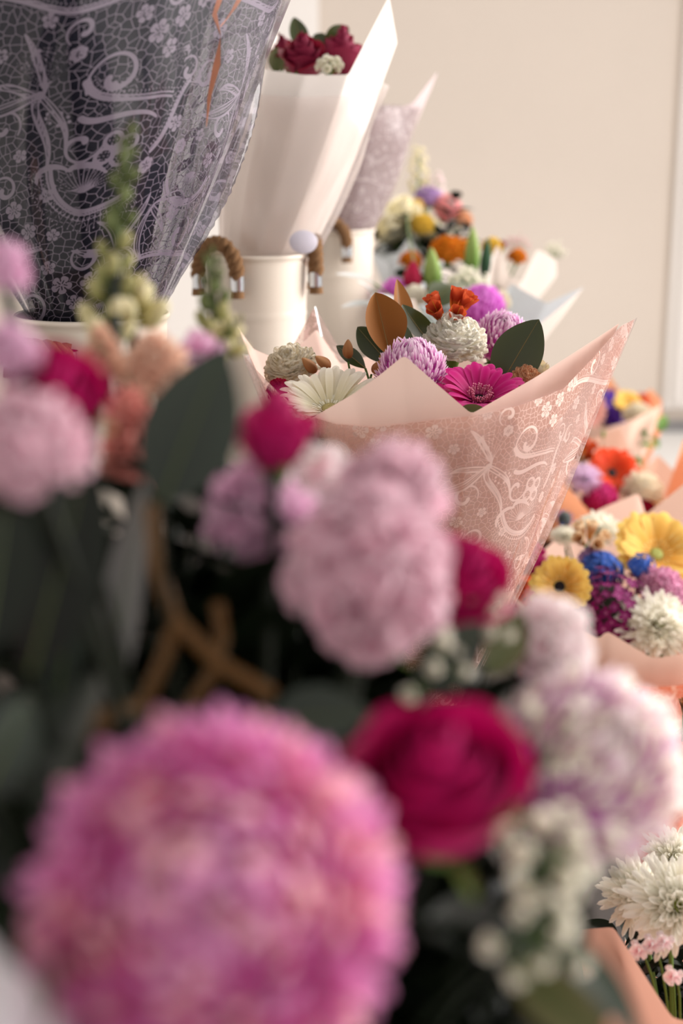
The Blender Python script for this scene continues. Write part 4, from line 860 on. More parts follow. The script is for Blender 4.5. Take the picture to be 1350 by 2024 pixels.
leaf_from_to(at(770, 720, 1.52), at(702, 642, 1.54), 'dark green leaf half hidden behind the bronze leaf', mm(52, 1.5), 'magnolia', 'magnolia_leaf', normal=(-0.2, -1, 0.3), fold=0.2, bind=B)
leaf_from_to(at(722, 728, 1.51), at(668, 680, 1.51), 'dark green leaf between the brown buds', mm(34, 1.5), 'magnolia', 'magnolia_leaf', normal=(0, -1, 0.8), fold=0.2, bind=B)
leaf_from_to(at(905, 812, 1.37), at(968, 812, 1.36), 'curled olive brown leaf under the magenta gerbera', mm(26, 1.37), 'olive', 'magnolia_leaf', normal=(0, -1, 0.6), fold=0.5, bind=B)
leaf_from_to(at(1035, 742, 1.50), at(1108, 722, 1.54), 'dusty pink leaf above the peach bud', mm(18, 1.5), 'bronze', 'magnolia_leaf', normal=(0, -1, 1), fold=0.3, bind=B)
spray(at(800, 900, 1.55), at(760, 770, 1.50), 'dark leaves deep inside the lace bouquet', 'foliage_stem', 'dark', 8, 0.05, 0.02, 31)
spray(at(900, 900, 1.55), at(1010, 790, 1.55), 'dark leaves under the peach bud in the lace bouquet', 'foliage_stem', 'dark', 8, 0.05, 0.02, 32)
spray(at(700, 900, 1.55), at(610, 790, 1.55), 'dark leaves behind the cream carnation in the lace bouquet', 'foliage_stem', 'dark', 8, 0.05, 0.02, 33)
# --- red roses in the white cone
B = Vector(apB) + Vector((0, 0, 0.02))
bloom('rose', rose('red', mm(50, 1.98), 2, 20, 0.75), 596, 72, 1.97, 28, -8, 'dark red rose in front in the white paper cone', bind=B)
bloom('rose', rose('red', mm(50, 2.05), 5, 18, 0.5), 678, 64, 2.06, 12, 25, 'taller dark red rose behind the white gypsophila', bind=B)
bloom('rose', rose('red', mm(34, 2.08), 7, 16, 0.5), 556, 78, 2.09, 25, -40, 'dusky red rose half hidden by the front rose', bind=B)
bloom('gypsophila', gyps(20, mm(24, 1.95), mm(9, 1.95), 3), 650, 136, 1.95, 15, 0, 'white gypsophila sprig between the two red roses', bind=B, r=0.001)
for x0, y0, x1, y1, wd, m, lab in ((600, 110, 583, 30, 38, 'magnolia', 'dark green leaf standing behind the front red rose'), (640, 90, 690, 52, 40, 'magnolia', 'green leaf behind the taller red rose'), (545, 145, 548, 90, 34, 'olive', 'olive brown leaf at the cone edge beside the front red rose'), (690, 148, 722, 92, 30, 'magnolia', 'dark leaf between the red rose and the tall white corner'), (640, 90, 622, 66, 30, 'magnolia', 'leaf tip between the two red roses')):
    leaf_from_to(at(x0, y0, 2.08), at(x1, y1, 2.08), lab, mm(wd, 2.08), m, 'rose_leaf', normal=(0.2, -1, 0.2), fold=0.3, bind=B)
spray(at(770, 260, 2.62), at(752, 195, 2.62), 'small dark bud tips above the grey lace cone', 'bud_stem', 'bronze', 5, 0.014, 0.007, 5, cat='foliage')
# --- white-wrapped bouquet behind the lace bouquet
B = Vector(apI) + Vector((0, 0, 0.06))
bloom('chrysanthemum', mum('orchid', mm(54, 2.52), 260, 4), 950, 612, 2.5, 35, 10, 'vivid orchid-pink chrysanthemum behind the orange alstroemeria', bind=B)
bloom('chrysanthemum', mum('orchid', mm(34, 2.6), 160, 7), 780, 580, 2.6, 20, -20, 'small orchid-pink chrysanthemum behind the bronze leaf', bind=B)
bloom('gypsophila', gyps(60, mm(42, 2.6), mm(6.5, 2.6), 5), 925, 572, 2.6, 20, 0, 'white gypsophila cloud above the orchid-pink chrysanthemum', bind=B, r=0.001)
bloom('tulip', pod('red', mm(60, 2.6), mm(44, 2.6)), 816, 575, 2.6, 5, 0, 'closed crimson tulip bud beside the green lily bud', bind=B)
bloom('lily_bud', pod('green', mm(88, 2.6), mm(42, 2.6)), 858, 576, 2.6, 10, -30, 'pale green lily bud leaning over the crimson tulip', bind=B)
bloom('lily_bud', pod('green', mm(92, 2.7), mm(34, 2.7)), 934, 540, 2.7, 4, -20, 'tallest green lily bud in front of the amber carnations', bind=B)
bloom('lily_bud', pod('darkgreen', mm(80, 2.75), mm(26, 2.75)), 957, 550, 2.75, 8, 25, 'dark green lily bud beside the tallest one', bind=B)
leaf_from_to(at(845, 605, 2.52), at(895, 560, 2.54), 'brownish magnolia leaf under the gypsophila cloud', mm(58, 2.5), 'magnolia', 'magnolia_leaf', normal=(-0.2, -1, 0.2), fold=0.2, bind=B)
leaf_from_to(at(870, 615, 2.56), at(836, 558, 2.6), 'bronze-backed leaf behind the lily bud', mm(36, 2.5), 'bronze', 'magnolia_leaf', normal=(-0.6, -1, 0.2), fold=0.2, bind=B)
bloom('carnation', carnation('white', mm(28, 2.6), 2), 818, 592, 2.56, 25, 0, 'small white carnation behind the second bronze leaf', bind=B)
bloom('carnation', carnation('cream', mm(26, 2.5), 4), 985, 600, 2.6, 30, 20, 'ivory carnation at the edge of the orchid-pink chrysanthemum', bind=B)
bloom('rosebud', rose('red', mm(16, 2.6), 9, 12, 0.4), 1000, 583, 2.62, 30, 20, 'small red rosebud beside the gypsophila cloud', bind=B)
for i, (x0, y0, x1, y1, lab) in enumerate(((740, 560, 672, 530, 'white pointed leaf above the cream bucket'), (742, 600, 680, 596, 'white leaf lying level beside the cream bucket'), (745, 590, 715, 548, 'silver leaf curling beside the bucket'), (800, 600, 742, 575, 'grey silver leaf at the wrap edge'))):
    leaf_from_to(at(x0, y0, 2.35), at(x1, y1, 2.3), lab, mm(20, 2.3), 'white', 'silver_leaf', normal=(0.2, -0.5, 1), fold=0.3, bind=B)
spray(at(880, 680, 2.6), at(985, 585, 2.62), 'dark green sprig beside the small red rosebud', 'foliage_stem', 'dark', 7, 0.03, 0.014, 41)
spray(at(850, 680, 2.65), at(760, 590, 2.65), 'grey green sprig behind the small orchid-pink chrysanthemum', 'foliage_stem', 'gum', 8, 0.035, 0.016, 42)
spray(at(860, 680, 2.7), at(890, 560, 2.75), 'dark sprig behind the lily buds', 'foliage_stem', 'dark', 9, 0.04, 0.014, 43)
# --- amber carnations
B = Vector(apJ) + Vector((0, 0, 0.06))
for x, y, rr, c, lab in ((885, 504, 38, 'amber', 'large amber carnation behind the lily buds'), (916, 500, 26, 'amber', 'smaller amber carnation beside the large one'), (1022, 512, 20, 'amber', 'amber carnation between the rolled white paper corners'), (972, 492, 22, 'lemon', 'yellow carnation beside the rolled white paper'), (812, 520, 24, 'amber', 'amber carnation low behind the crimson tulip')):
    bloom('carnation', carnation(c, mm(rr, 3.08), int(x) % 5), x, y, 3.08, 25, 0, lab, bind=B)
bloom('rosebud', rose('dark', mm(10, 3.1), 3, 10, 0.4), 993, 476, 3.12, 20, 0, 'tiny dark red bud above the rolled white paper', bind=B)
bloom('gypsophila', gyps(30, mm(28, 3.1), mm(4, 3.1), 8, 'pink'), 1020, 490, 3.14, 15, 0, 'faint gypsophila sprig above the white paper', bind=B, r=0.001)
bloom('gypsophila', gyps(20, mm(24, 3.1), mm(4, 3.1), 9), 1096, 500, 3.12, 15, 30, 'thin gypsophila sprig beyond the rolled paper corner', bind=B, r=0.001)
# --- cream roses at the back
B = Vector(apK) + Vector((0, 0, 0.08))
for x, y, rr, t, a, lab in ((768, 428, 36, 35, -20, 'cream rose nearest the enamel bucket at the back'), (802, 392, 34, 30, 20, 'topmost cream rose at the back'), (852, 440, 28, 50, 20, 'cream rose facing the aisle beside the yellow petals')):
    bloom('rose', rose('cream', mm(rr, 3.3), int(x) % 7, 18, 0.9), x, y, 3.3, t, a, lab, bind=B)
bloom('carnation', carnation('lemon', mm(24, 3.35), 1), 834, 448, 3.3, 40, 0, 'yellow carnation between the cream roses', bind=B)
bloom('carnation', carnation('lemon', mm(18, 3.35), 2), 822, 412, 3.36, 40, 0, 'yellow carnation under the topmost cream rose', bind=B)
bloom('chrysanthemum', mum('pinkpale', mm(34, 3.4), 200, 3), 884, 414, 3.4, 40, 20, 'soft pink chrysanthemum at the back', bind=B)
bloom('statice', umbel('lavender', 40, mm(26, 3.4), mm(6, 3.4), 4), 846, 392, 3.42, 30, 0, 'mauve statice between cream and pink at the back', bind=B)
bloom('carnation', carnation('peach', mm(22, 3.4), 3), 912, 438, 3.4, 40, 30, 'peach carnation at the outer edge of the back bouquet', bind=B)
bloom('stock_flower', stock('cream', 18, mm(90, 3.5), mm(14, 3.5), 0.8, 4), 828, 338, 3.5, 5, -20, 'faint cream stock spike rising at the back', bind=B, stem=True)
bloom('stock_flower', stock('blush', 12, mm(60, 3.5), mm(14, 3.5), 0.7, 5), 862, 374, 3.5, 15, 20, 'blush stock tip behind the mauve statice', bind=B)
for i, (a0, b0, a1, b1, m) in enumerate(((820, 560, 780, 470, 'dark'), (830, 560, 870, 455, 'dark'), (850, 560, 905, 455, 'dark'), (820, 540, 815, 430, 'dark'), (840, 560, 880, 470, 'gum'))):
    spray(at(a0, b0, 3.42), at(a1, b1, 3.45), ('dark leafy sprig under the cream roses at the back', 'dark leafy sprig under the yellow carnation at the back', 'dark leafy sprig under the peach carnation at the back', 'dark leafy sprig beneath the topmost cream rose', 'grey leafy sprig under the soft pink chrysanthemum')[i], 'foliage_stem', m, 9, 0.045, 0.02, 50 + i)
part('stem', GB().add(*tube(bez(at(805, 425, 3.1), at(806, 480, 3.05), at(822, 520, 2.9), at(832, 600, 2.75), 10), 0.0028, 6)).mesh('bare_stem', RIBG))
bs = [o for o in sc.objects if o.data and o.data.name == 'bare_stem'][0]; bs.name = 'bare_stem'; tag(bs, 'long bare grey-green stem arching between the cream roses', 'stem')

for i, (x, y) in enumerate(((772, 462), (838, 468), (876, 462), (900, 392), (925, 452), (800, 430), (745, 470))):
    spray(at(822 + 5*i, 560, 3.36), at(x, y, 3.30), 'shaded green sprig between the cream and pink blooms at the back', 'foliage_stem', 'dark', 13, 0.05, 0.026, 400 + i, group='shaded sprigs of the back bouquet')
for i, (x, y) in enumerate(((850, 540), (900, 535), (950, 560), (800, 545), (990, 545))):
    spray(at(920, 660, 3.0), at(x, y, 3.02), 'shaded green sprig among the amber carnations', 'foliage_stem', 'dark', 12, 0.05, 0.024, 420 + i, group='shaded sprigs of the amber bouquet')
# --- yellow gerbera bouquet
B = Vector(apE) + Vector((0, 0, 0.08))
bloom('gerbera', gerbera('yellow', mm(66, 2.0), 'dark', 7, 0.1, 22), 1106, 1160, 2.0, 62, -10, 'yellow gerbera with a dark eye, facing out', bind=B, drop=0.05)
bloom('gerbera', gerbera('yellow', mm(98, 2.15), 'green', 8, 0.15, 26), 1296, 1098, 2.15, 40, 10, 'large yellow gerbera cut by the photo edge, seen from the side', bind=B, drop=0.05)
bloom('alstroemeria', alstro('cream', 5, mm(30, 2.2), 3), 1160, 1090, 2.16, 30, 0, 'buff alstroemeria between the yellow gerberas', bind=B)
bloom('chrysanthemum', spraymum('white', mm(42, 2.2), 3), 1185, 1048, 2.22, 25, 10, 'white spray chrysanthemum behind the buff alstroemeria', bind=B)
bloom('chrysanthemum', spraymum('white', mm(26, 2.2), 4), 1115, 1062, 2.2, 25, -10, 'small white chrysanthemum beside the blue thistle', bind=B)
bloom('chrysanthemum', mum('hotpink', mm(48, 2.15), 200, 9), 1040, 1108, 2.14, 35, -20, 'hot pink chrysanthemum beside the outward facing yellow gerbera', bind=B)
bloom('sweet_william', umbel('orange', 36, mm(36, 2.1), mm(9, 2.1), 4), 1034, 1168, 2.1, 45, -20, 'orange floret cluster under the hot pink chrysanthemum', bind=B)
bloom('sweet_william', umbel('wine', 80, mm(88, 2.05), mm(11, 2.05), 5), 1202, 1212, 2.06, 42, 0, 'wine purple sweet william dome below the blue florets', bind=B)
bloom('delphinium', umbel('blue', 40, mm(40, 2.12), mm(9, 2.12), 6), 1190, 1128, 2.12, 40, -10, 'bright blue floret cluster above the wine purple dome', bind=B)
bloom('delphinium', umbel('blue', 24, mm(28, 2.12), mm(8, 2.12), 7), 1268, 1122, 2.1, 40, 20, 'blue floret tip under the large yellow gerbera', bind=B)
bloom('statice', umbel('lavender', 24, mm(24, 2.16), mm(8, 2.16), 8), 1168, 1106, 2.15, 40, 0, 'lavender statice beside the buff alstroemeria', bind=B)
bloom('carnation', carnation('pink', mm(50, 2.08), 3), 1304, 1172, 2.08, 40, 10, 'pale pink carnation under the large yellow gerbera', bind=B)
bloom('chrysanthemum', spraymum('white', mm(74, 2.02), 6), 1300, 1242, 2.02, 48, 0, 'white spray chrysanthemum beside the wine purple dome', bind=B)
bloom('thistle', thistle(mm(14, 2.2), 2), 1116, 1026, 2.22, 10, 0, 'spiky blue thistle standing above the white chrysanthemums', bind=B, r=0.0014)
bloom('rosebud', rose('red', mm(22, 2.1), 4, 12, 0.4), 1350, 1200, 2.1, 40, 20, 'red rosebud half out of frame beside the pink carnation', bind=B)
bloom('statice', umbel('purple', 24, mm(24, 2.1), mm(8, 2.1), 9), 1345, 1150, 2.14, 40, 0, 'deep purple statice half out of frame', bind=B)
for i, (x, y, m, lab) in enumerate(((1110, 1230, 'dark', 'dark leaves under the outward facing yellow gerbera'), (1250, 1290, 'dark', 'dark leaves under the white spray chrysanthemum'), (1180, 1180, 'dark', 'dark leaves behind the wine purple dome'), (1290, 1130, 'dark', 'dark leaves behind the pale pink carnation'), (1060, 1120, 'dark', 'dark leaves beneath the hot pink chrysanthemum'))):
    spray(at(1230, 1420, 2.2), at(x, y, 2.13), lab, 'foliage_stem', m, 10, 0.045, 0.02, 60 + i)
# --- red-orange gerbera bouquet
B = Vector(apF) + Vector((0, 0, 0.08))
bloom('gerbera', gerbera('orange', mm(58, 2.9), 'dark', 9, 0.1, 22), 1208, 936, 2.9, 52, 12, 'red-orange gerbera with a dark eye', bind=B, drop=0.05)
bloom('alstroemeria', alstro('orange', 6, mm(26, 2.95), 5), 1150, 915, 2.94, 30, -20, 'orange alstroemeria beside the red-orange gerbera', bind=B)
bloom('chrysanthemum', spraymum('lilac', mm(32, 2.85), 3), 1155, 948, 2.84, 50, -10, 'lilac spray chrysanthemum below the orange alstroemeria', bind=B)
bloom('chrysanthemum', mum('hotpink', mm(42, 2.82), 180, 11), 1186, 990, 2.84, 35, 0, 'hot pink chrysanthemum below the red-orange gerbera', bind=B)
bloom('carnation', carnation('cream', mm(44, 2.9), 3), 1266, 978, 2.88, 40, 10, 'cream carnation beside the red-orange gerbera', bind=B)
bloom('rose', rose('dark', mm(30, 2.82), 3, 16, 0.6), 1280, 1000, 2.8, 40, 10, 'dark red rose at the notch of the pale paper', bind=B)
bloom('thistle', thistle(mm(13, 3), 2), 1154, 888, 3.0, 10, 0, 'dark blue thistle above the orange alstroemeria', bind=B, r=0.0014)
bloom('statice', umbel('blue', 20, mm(20, 2.95), mm(6, 2.95), 3), 1108, 915, 2.95, 30, -30, 'blue floret cluster at the outer edge of the orange paper', bind=B)
bloom('poppy_bud', pod('green', mm(16, 3), mm(9, 3)), 1192, 866, 3.0, 5, 0, 'tiny green bud on a thin stem above the gerbera', bind=B, r=0.0008)
for i, (x, y, lab) in enumerate(((1120, 930, 'dark green leaves beside the blue floret cluster'), (1290, 965, 'green leaves beside the salmon paper'), (1140, 985, 'dark green leaves under the lilac spray chrysanthemum'), (1220, 985, 'dark green leaves behind the hot pink chrysanthemum'), (1180, 930, 'dark green leaves behind the red-orange gerbera'), (1105, 960, 'dark green leaves inside the orange paper'))):
    spray(at(1195, 1100, 2.95), at(x, y, 2.95), lab, 'foliage_stem', 'fresh' if i == 1 else 'dark', 10, 0.05, 0.022, 70 + i)
# --- farthest peach bouquet
B = Vector(apG) + Vector((0, 0, 0.08))
for x, y, rr, c, lab in ((1196, 800, 32, 'purple', 'violet statice in the farthest bouquet'), (1216, 822, 28, 'purple', 'violet statice below the yellow gerbera in the farthest bouquet'), (1185, 784, 16, 'blue', 'blue florets above the violet statice'), (1222, 806, 14, 'blue', 'blue florets beside the far yellow gerbera'), (1268, 794, 18, 'orange', 'rust orange florets by the orange paper corner')):
    bloom('statice', umbel(c, 26, mm(rr, 3.8), mm(rr*0.24, 3.8), int(x) % 6), x, y, 3.8, 45, 0, lab, bind=B)
bloom('gerbera', gerbera('yellow', mm(32, 3.8), 'green', 2, 0.15, 18), 1238, 798, 3.78, 35, 0, 'small yellow gerbera in the farthest bouquet', bind=B)
bloom('gerbera', gerbera('pink', mm(44, 3.75), 'cream', 5, 0.1, 20), 1158, 815, 3.72, 60, -10, 'pale pink gerbera beside the violet statice', bind=B)
bloom('carnation', carnation('cream', mm(30, 3.7), 6), 1262, 826, 3.68, 40, 0, 'cream carnation at the front of the farthest bouquet', bind=B)
spray(at(1205, 930, 3.8), at(1304, 850, 3.6), 'green leaves spilling past the orange paper corner', 'foliage_stem', 'fresh', 9, 0.05, 0.025, 81)
spray(at(1205, 930, 3.8), at(1200, 815, 3.82), 'dark green leaves among the violet statice', 'foliage_stem', 'dark', 12, 0.05, 0.025, 82)
# --- white chrysanthemums, bottom right corner
B = at(1330, 2300, 1.3)
bloom('chrysanthemum', spraymum('white', mm(88, 1.25), 8), 1336, 1792, 1.25, 55, 0, 'large white spray chrysanthemum low beside the salmon paper', bind=B)
bloom('chrysanthemum', spraymum('white', mm(70, 1.3), 9), 1262, 1770, 1.32, 50, -15, 'white spray chrysanthemum behind the foreground lilac one', bind=B)
bloom('chrysanthemum', spraymum('white', mm(60, 1.35), 10), 1330, 1700, 1.37, 45, 10, 'white chrysanthemum topmost in the corner bouquet', bind=B)
for x, y, lab in ((1262, 1880, 'pink bud under the large white chrysanthemum'), (1312, 1862, 'pale bud touching the large white chrysanthemum'), (1330, 1930, 'blush bud lowest in the dark corner'), (1288, 1868, 'mauve bud on a thin green stem')):
    bloom('stock_flower', [('floret', floret_mesh('blush', 2, 0.011, 9), I4.copy())], x, y, 1.22, 60, -30, lab, bind=B, scale=0.9, r=0.0012)
bloom('alstroemeria', alstro('brown', 3, mm(26, 1.5), 6), 1352, 1440, 1.5, 30, 30, 'brown and cream alstroemeria at the frame edge below the orange lace', bind=Vector(apE) + Vector((0.02, -0.02, 0.1)))
for i in range(9):
    spray(at(1330 + 30*(i % 3), 2150, 1.34 + 0.03*(i % 4)), at(1215 + 22*i, 1850 + 40*((i*2) % 5), 1.33), 'dark leafy stem in the shaded corner bouquet', 'foliage_stem', 'dark', 12, 0.05, 0.02, 90 + i, group='dark stems in the corner bouquet')

# ------------------------------------------------------------------ the nearest bouquet, far out of focus
at_full, mm_full = at, mm
def at(px, py, d): return at_full(px, py, d*NEAR)
def mm(px, d): return mm_full(px, d*NEAR)
V0 = at(500, 2500, 0.72); VB = Vector((V0.x, V0.y, 0.74))
bucket((VB.x, VB.y, 0.70), 0.105, 0.23, 'unseen black bucket added under the nearest bouquet to keep the gaps dark', (), BLACKP, taper=0.8, group=None)  # unseen bucket added to block light and keep the gaps below black
FG = 'nearest bouquet'
bloom('chrysanthemum', mum('pinkball', mm(408, 0.50), 440, 12, 135), 425, 1785, 0.50, 52, -5, 'huge soft pink ball chrysanthemum filling the lower corner', bind=VB, r=0.004)
bloom('rose', rose('magenta', mm(188, 0.55), 6, 26, 0.6), 868, 1450, 0.55, 28, -5, 'large crimson rose beside the huge pink chrysanthemum', bind=VB, r=0.003)
bloom('chrysanthemum', mum('whitelilac', mm(222, 0.74), 380, 14, 125), 1158, 1520, 0.74, 40, 22, 'white and lilac ball chrysanthemum behind the crimson rose', bind=VB, r=0.003)
bloom('rose', rose('magenta', mm(112, 0.76), 8, 20, 0.8), 932, 1088, 0.76, 30, 25, 'crimson rose between the pale stock and the lace bouquet', bind=VB)
bloom('rose', rose('magenta', mm(86, 0.71), 9, 18, 0.7), 545, 780, 0.71, 6, 8, 'upright crimson rose above the lilac stock', bind=VB)
bloom('rose', rose('magenta', mm(115, 0.60), 10, 20, 0.6), 108, 722, 0.60, 40, 15, 'crimson rose between two pink stocks at the frame edge', bind=VB)
bloom('stock_flower', stock('pale', 20, mm(200, 0.68), mm(78, 0.68), 1.35, 3), 728, 1110, 0.68, 25, 10, 'large pale mauve stock flower in the middle', bind=VB, r=0.003)
bloom('stock_flower', stock('pale', 8, mm(80, 0.70), mm(38, 0.70), 1.1, 4), 780, 960, 0.70, 20, 10, 'upper tip of pale mauve stock against the peach lace', bind=VB, r=0.003)
bloom('stock_flower', stock('lilac', 14, mm(100, 0.78), mm(50, 0.78), 0.9, 5), 505, 998, 0.74, 35, -20, 'lilac stock below the upright crimson rose', bind=VB, r=0.003)
bloom('stock_flower', stock('pale', 13, mm(84, 0.58), mm(66, 0.58), 0.74, 6), 42, 872, 0.57, 40, -10, 'pale pink stock below the frame edge rose', bind=VB, r=0.003)
bloom('stock_flower', stock('lilac', 7, mm(46, 0.58), mm(20, 0.58), 0.56, 7), 18, 688, 0.60, 30, -10, 'lilac stock above the frame edge rose', bind=VB, r=0.003)
bloom('stock_flower', stock('lilac', 6, mm(50, 0.7), mm(16, 0.7), 0.6, 8), 0, 525, 0.70, 20, -10, 'small lilac stock tip against the navy lace', bind=VB, r=0.003)
bloom('stock_flower', stock('blush', 10, mm(90, 0.78), mm(38, 0.78), 1.05, 9), 1085, 1262, 0.80, 35, 20, 'blush white stock above the white and lilac chrysanthemum', bind=VB, r=0.003)
bloom('stock_flower', stock('peach', 7, mm(60, 0.82), mm(26, 0.82), 0.8, 10), 308, 722, 0.84, 20, 10, 'peach stock in front of the cream bucket', bind=VB, r=0.003)
bloom('stock_flower', stock('salmon', 12, mm(160, 0.80), mm(18, 0.80), 0.72, 11), 258, 870, 0.80, 5, -5, 'salmon stock spike beside the large grey-green leaf', bind=VB, r=0.003)
bloom('stock_flower', stock('peach', 8, mm(90, 0.85), mm(14, 0.85), 0.5, 12), 205, 700, 0.85, 5, -15, 'thin peach stock behind the frame edge rose', bind=VB, r=0.003)
bloom('stock_flower', [('floret', floret_mesh('blush', 3, 0.02, 10), I4.copy())], 632, 945, 0.80, 40, 20, 'single blush floret beside the pale mauve stock', bind=VB)
bloom('stock_flower', [('floret', floret_mesh('lilac', 2, 0.014, 10), I4.copy())], 398, 700, 0.90, 40, 0, 'single lilac floret above the large grey-green leaf', bind=VB)
def axis_matrix(a, b): return Matrix.Translation((a + b)/2) @ (b - a).to_track_quat('Z', 'X').to_matrix().to_4x4()
def spike(a, b, label, seed, cream, size, n=26, lean=0.0):
    H = (b - a).length; rt = root('snapdragon', axis_matrix(a, b), label, 'flower'); put(rt, snapdragon(H, n, size, seed, cream, lean)); stem_to(rt, VB, 0.003, H*0.5, rise=0.4); return rt
spike(at(205, 690, 0.92), at(258, 250, 0.92), 'tall green and cream snapdragon spike against the navy lace', 2, 0.15, mm(56, 0.92), 26)
spike(at(432, 720, 1.0), at(415, 500, 1.0), 'short snapdragon spike in front of the enamel bucket', 4, 0.1, mm(46, 1.0), 22)
bloom('snapdragon', snapdragon(mm(90, 0.95), 10, mm(62, 0.95), 6, 1.0), 262, 600, 0.93, 10, 20, 'open cream snapdragon blossoms beside the tall spike', bind=VB)
bloom('snapdragon', snapdragon(mm(80, 0.95), 9, mm(44, 0.95), 7, 0.9), 450, 665, 0.97, 30, 40, 'pale cream snapdragon blossoms beside the short spike', bind=VB)
bloom('gypsophila', gyps(14, mm(110, 0.62), mm(28, 0.62), 11), 1090, 1700, 0.60, 45, 10, 'white gypsophila in front of the white and lilac chrysanthemum', bind=VB, r=0.0015)
bloom('gypsophila', gyps(9, mm(110, 0.62), mm(25, 0.62), 12), 1050, 1850, 0.58, 60, 10, 'lowest white gypsophila beside the dark leaves', bind=VB, r=0.0015)
bloom('gypsophila', gyps(7, mm(90, 0.68), mm(19, 0.68), 15), 1080, 1480, 0.66, 40, 10, 'white gypsophila between the crimson rose and the lilac chrysanthemum', bind=VB, r=0.0015)
bloom('gypsophila', gyps(9, mm(90, 0.74), mm(20, 0.74), 13), 850, 1310, 0.72, 35, 0, 'scattered gypsophila above the large crimson rose', bind=VB, r=0.0015)
bloom('gypsophila', gyps(6, mm(60, 0.76), mm(18, 0.76), 14), 960, 1235, 0.77, 35, 0, 'gypsophila on the dark leaf below the crimson rose', bind=VB, r=0.0015)
def L_(x0, y0, d0, x1, y1, d1, wpx, mat, lab, normal=(0, -1, 0.3), name='eucalyptus_leaf', **k):
    leaf_from_to(at(x0, y0, d0), at(x1, y1, d1), lab, mm(wpx, (d0 + d1)/2), mat, name, normal=normal, **dict(dict(fold=0.12, bind=VB), **k))
L_(318, 995, 0.66, 440, 690, 0.66, 192, 'gum', 'large grey-green gum leaf in front of the buckets', (0.1, -1, 0.2), bend=0.05)
L_(60, 1330, 0.60, 185, 880, 0.60, 190, 'dark', 'broad dark green leaf under the pale pink stock', (0.4, -1, 0.3))
L_(-40, 1300, 0.55, 30, 930, 0.56, 170, 'dark', 'dark green leaf cut by the frame edge', (0.5, -1, 0.1))
L_(215, 1420, 0.68, 262, 945, 0.68, 84, 'grey', 'long upright silvery grey leaf', (-0.2, -1, 0.4), fold=0.3)
L_(110, 1420, 0.70, 170, 960, 0.70, 95, 'gum', 'dull grey-green leaf beside the silvery one', (0.4, -1, 0.1))
L_(520, 1430, 0.66, 720, 1390, 0.64, 150, 'gum', 'grey-green leaf between the pink chrysanthemum and the crimson rose', (0, -0.6, 1), bend=0.4)
L_(830, 1370, 0.72, 950, 1230, 0.72, 110, 'gum', 'rounded grey-green leaf above the large crimson rose', (-0.2, -1, 0.4))
L_(965, 1330, 0.76, 1045, 1205, 0.78, 84, 'olive', 'dark olive leaf below the crimson rose, speckled with gypsophila', (0.1, -1, 0.4))
L_(1010, 1900, 0.60, 1220, 2080, 0.56, 120, 'olive', 'olive brown leaf bending down in the lower corner', (0.1, -0.8, 0.8), bend=0.3)
L_(1130, 1850, 0.60, 1290, 2060, 0.58, 70, 'gum', 'grey green leaf beside the salmon paper', (0.5, -0.8, 0.5), bend=0.3)
L_(30, 2080, 0.45, 125, 1880, 0.46, 60, 'olive', 'thin olive leaf before the white paper corner', (0.2, -1, 0.3))
L_(-30, 1560, 0.55, 60, 1380, 0.56, 120, 'gum', 'pale grey-green leaf at the frame edge above the pink chrysanthemum', (0.4, -1, 0.2))
L_(640, 900, 0.86, 612, 880, 0.86, 26, 'dark', 'small dark leaf behind the upright rose', (0, -1, 0.3))
L_(598, 850, 0.86, 655, 905, 0.86, 30, 'dark', 'dark leaf dropping beside the upright crimson rose', (0, -1, 0.5))
L_(210, 690, 0.9, 300, 800, 0.9, 36, 'fresh', 'slim green leaf on the snapdragon stem', (0.3, -1, 0.3))
# bare amber twigs
def twig(pts, r, label):
    P = [at(*p) for p in pts]; o = P[0]; rt = root('amber_twig', Matrix.Translation(o), label, 'twig')
    part('branch', GB().add(*tube([p - o for p in P], r, 7)).mesh('branch', simple('amber_bark', '6e4c1c', 0.5, nscale=200)), rt); return rt, o
t1, o1 = twig([(300, 1000, .69), (310, 1120, .68), (345, 1225, .67), (430, 1310, .67), (540, 1375, .67)], 0.0034, 'amber twig forking below the large grey-green leaf')
part('fork', GB().add(*tube([at(*p) - o1 for p in ((345, 1225, .67), (330, 1290, .67), (290, 1380, .68), (250, 1440, .68))], 0.003, 7)).mesh('fork', MATS['amber_bark']), t1)
twig([(430, 1190, .70), (440, 1260, .70), (420, 1330, .70), (360, 1420, .70)], 0.003, 'thin amber twig beside the forked one')
twig([(60, 1480, .62), (190, 1440, .64), (260, 1400, .66)], 0.006, 'amber twig lying above the huge pink chrysanthemum')
twig([(390, 1270, .86), (400, 1360, .86), (420, 1460, .86)], 0.004, 'short brown twig in the shaded foliage')
twig([(470, 1090, .84), (520, 1160, .84), (560, 1260, .86)], 0.0035, 'thin brown twig below the lilac stock')
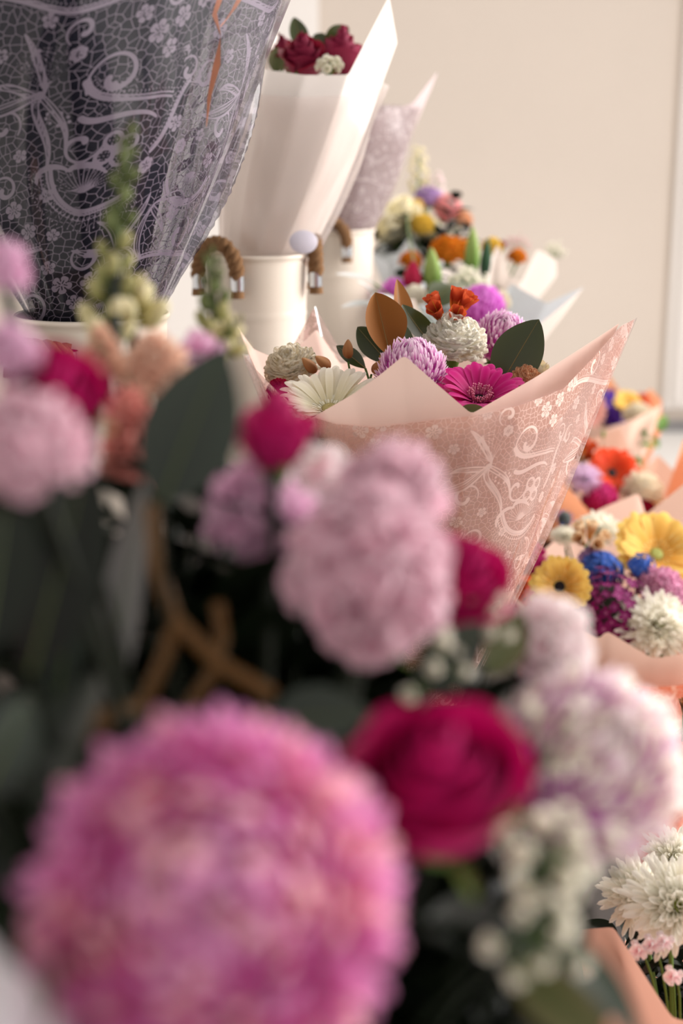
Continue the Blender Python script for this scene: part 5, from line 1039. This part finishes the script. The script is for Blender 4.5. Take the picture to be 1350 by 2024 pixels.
# white paper of the nearest bouquet, seen at the lower corner
apN = VB - Vector((0, 0, 0.02))
wN = wraproot('paper_bouquet_wrap', apN, 'white paper corner of the nearest bouquet beside the huge pink chrysanthemum')
wrap('paper', [at(-380, 1900, 0.55), at(-280, 1800, 0.50), at(-130, 1790, 0.47), at(-10, 1865, 0.45), at(20, 1920, 0.44), at(-20, 2050, 0.42), at(300, 2300, 0.42), at(700, 2300, 0.46)], apN, 0.06, paper_mat('white_paper_near', 'e8e6ea', tr=0.2), wN, n=120, nv=24, closed=False)
# shaded foliage that fills the nearest bouquet
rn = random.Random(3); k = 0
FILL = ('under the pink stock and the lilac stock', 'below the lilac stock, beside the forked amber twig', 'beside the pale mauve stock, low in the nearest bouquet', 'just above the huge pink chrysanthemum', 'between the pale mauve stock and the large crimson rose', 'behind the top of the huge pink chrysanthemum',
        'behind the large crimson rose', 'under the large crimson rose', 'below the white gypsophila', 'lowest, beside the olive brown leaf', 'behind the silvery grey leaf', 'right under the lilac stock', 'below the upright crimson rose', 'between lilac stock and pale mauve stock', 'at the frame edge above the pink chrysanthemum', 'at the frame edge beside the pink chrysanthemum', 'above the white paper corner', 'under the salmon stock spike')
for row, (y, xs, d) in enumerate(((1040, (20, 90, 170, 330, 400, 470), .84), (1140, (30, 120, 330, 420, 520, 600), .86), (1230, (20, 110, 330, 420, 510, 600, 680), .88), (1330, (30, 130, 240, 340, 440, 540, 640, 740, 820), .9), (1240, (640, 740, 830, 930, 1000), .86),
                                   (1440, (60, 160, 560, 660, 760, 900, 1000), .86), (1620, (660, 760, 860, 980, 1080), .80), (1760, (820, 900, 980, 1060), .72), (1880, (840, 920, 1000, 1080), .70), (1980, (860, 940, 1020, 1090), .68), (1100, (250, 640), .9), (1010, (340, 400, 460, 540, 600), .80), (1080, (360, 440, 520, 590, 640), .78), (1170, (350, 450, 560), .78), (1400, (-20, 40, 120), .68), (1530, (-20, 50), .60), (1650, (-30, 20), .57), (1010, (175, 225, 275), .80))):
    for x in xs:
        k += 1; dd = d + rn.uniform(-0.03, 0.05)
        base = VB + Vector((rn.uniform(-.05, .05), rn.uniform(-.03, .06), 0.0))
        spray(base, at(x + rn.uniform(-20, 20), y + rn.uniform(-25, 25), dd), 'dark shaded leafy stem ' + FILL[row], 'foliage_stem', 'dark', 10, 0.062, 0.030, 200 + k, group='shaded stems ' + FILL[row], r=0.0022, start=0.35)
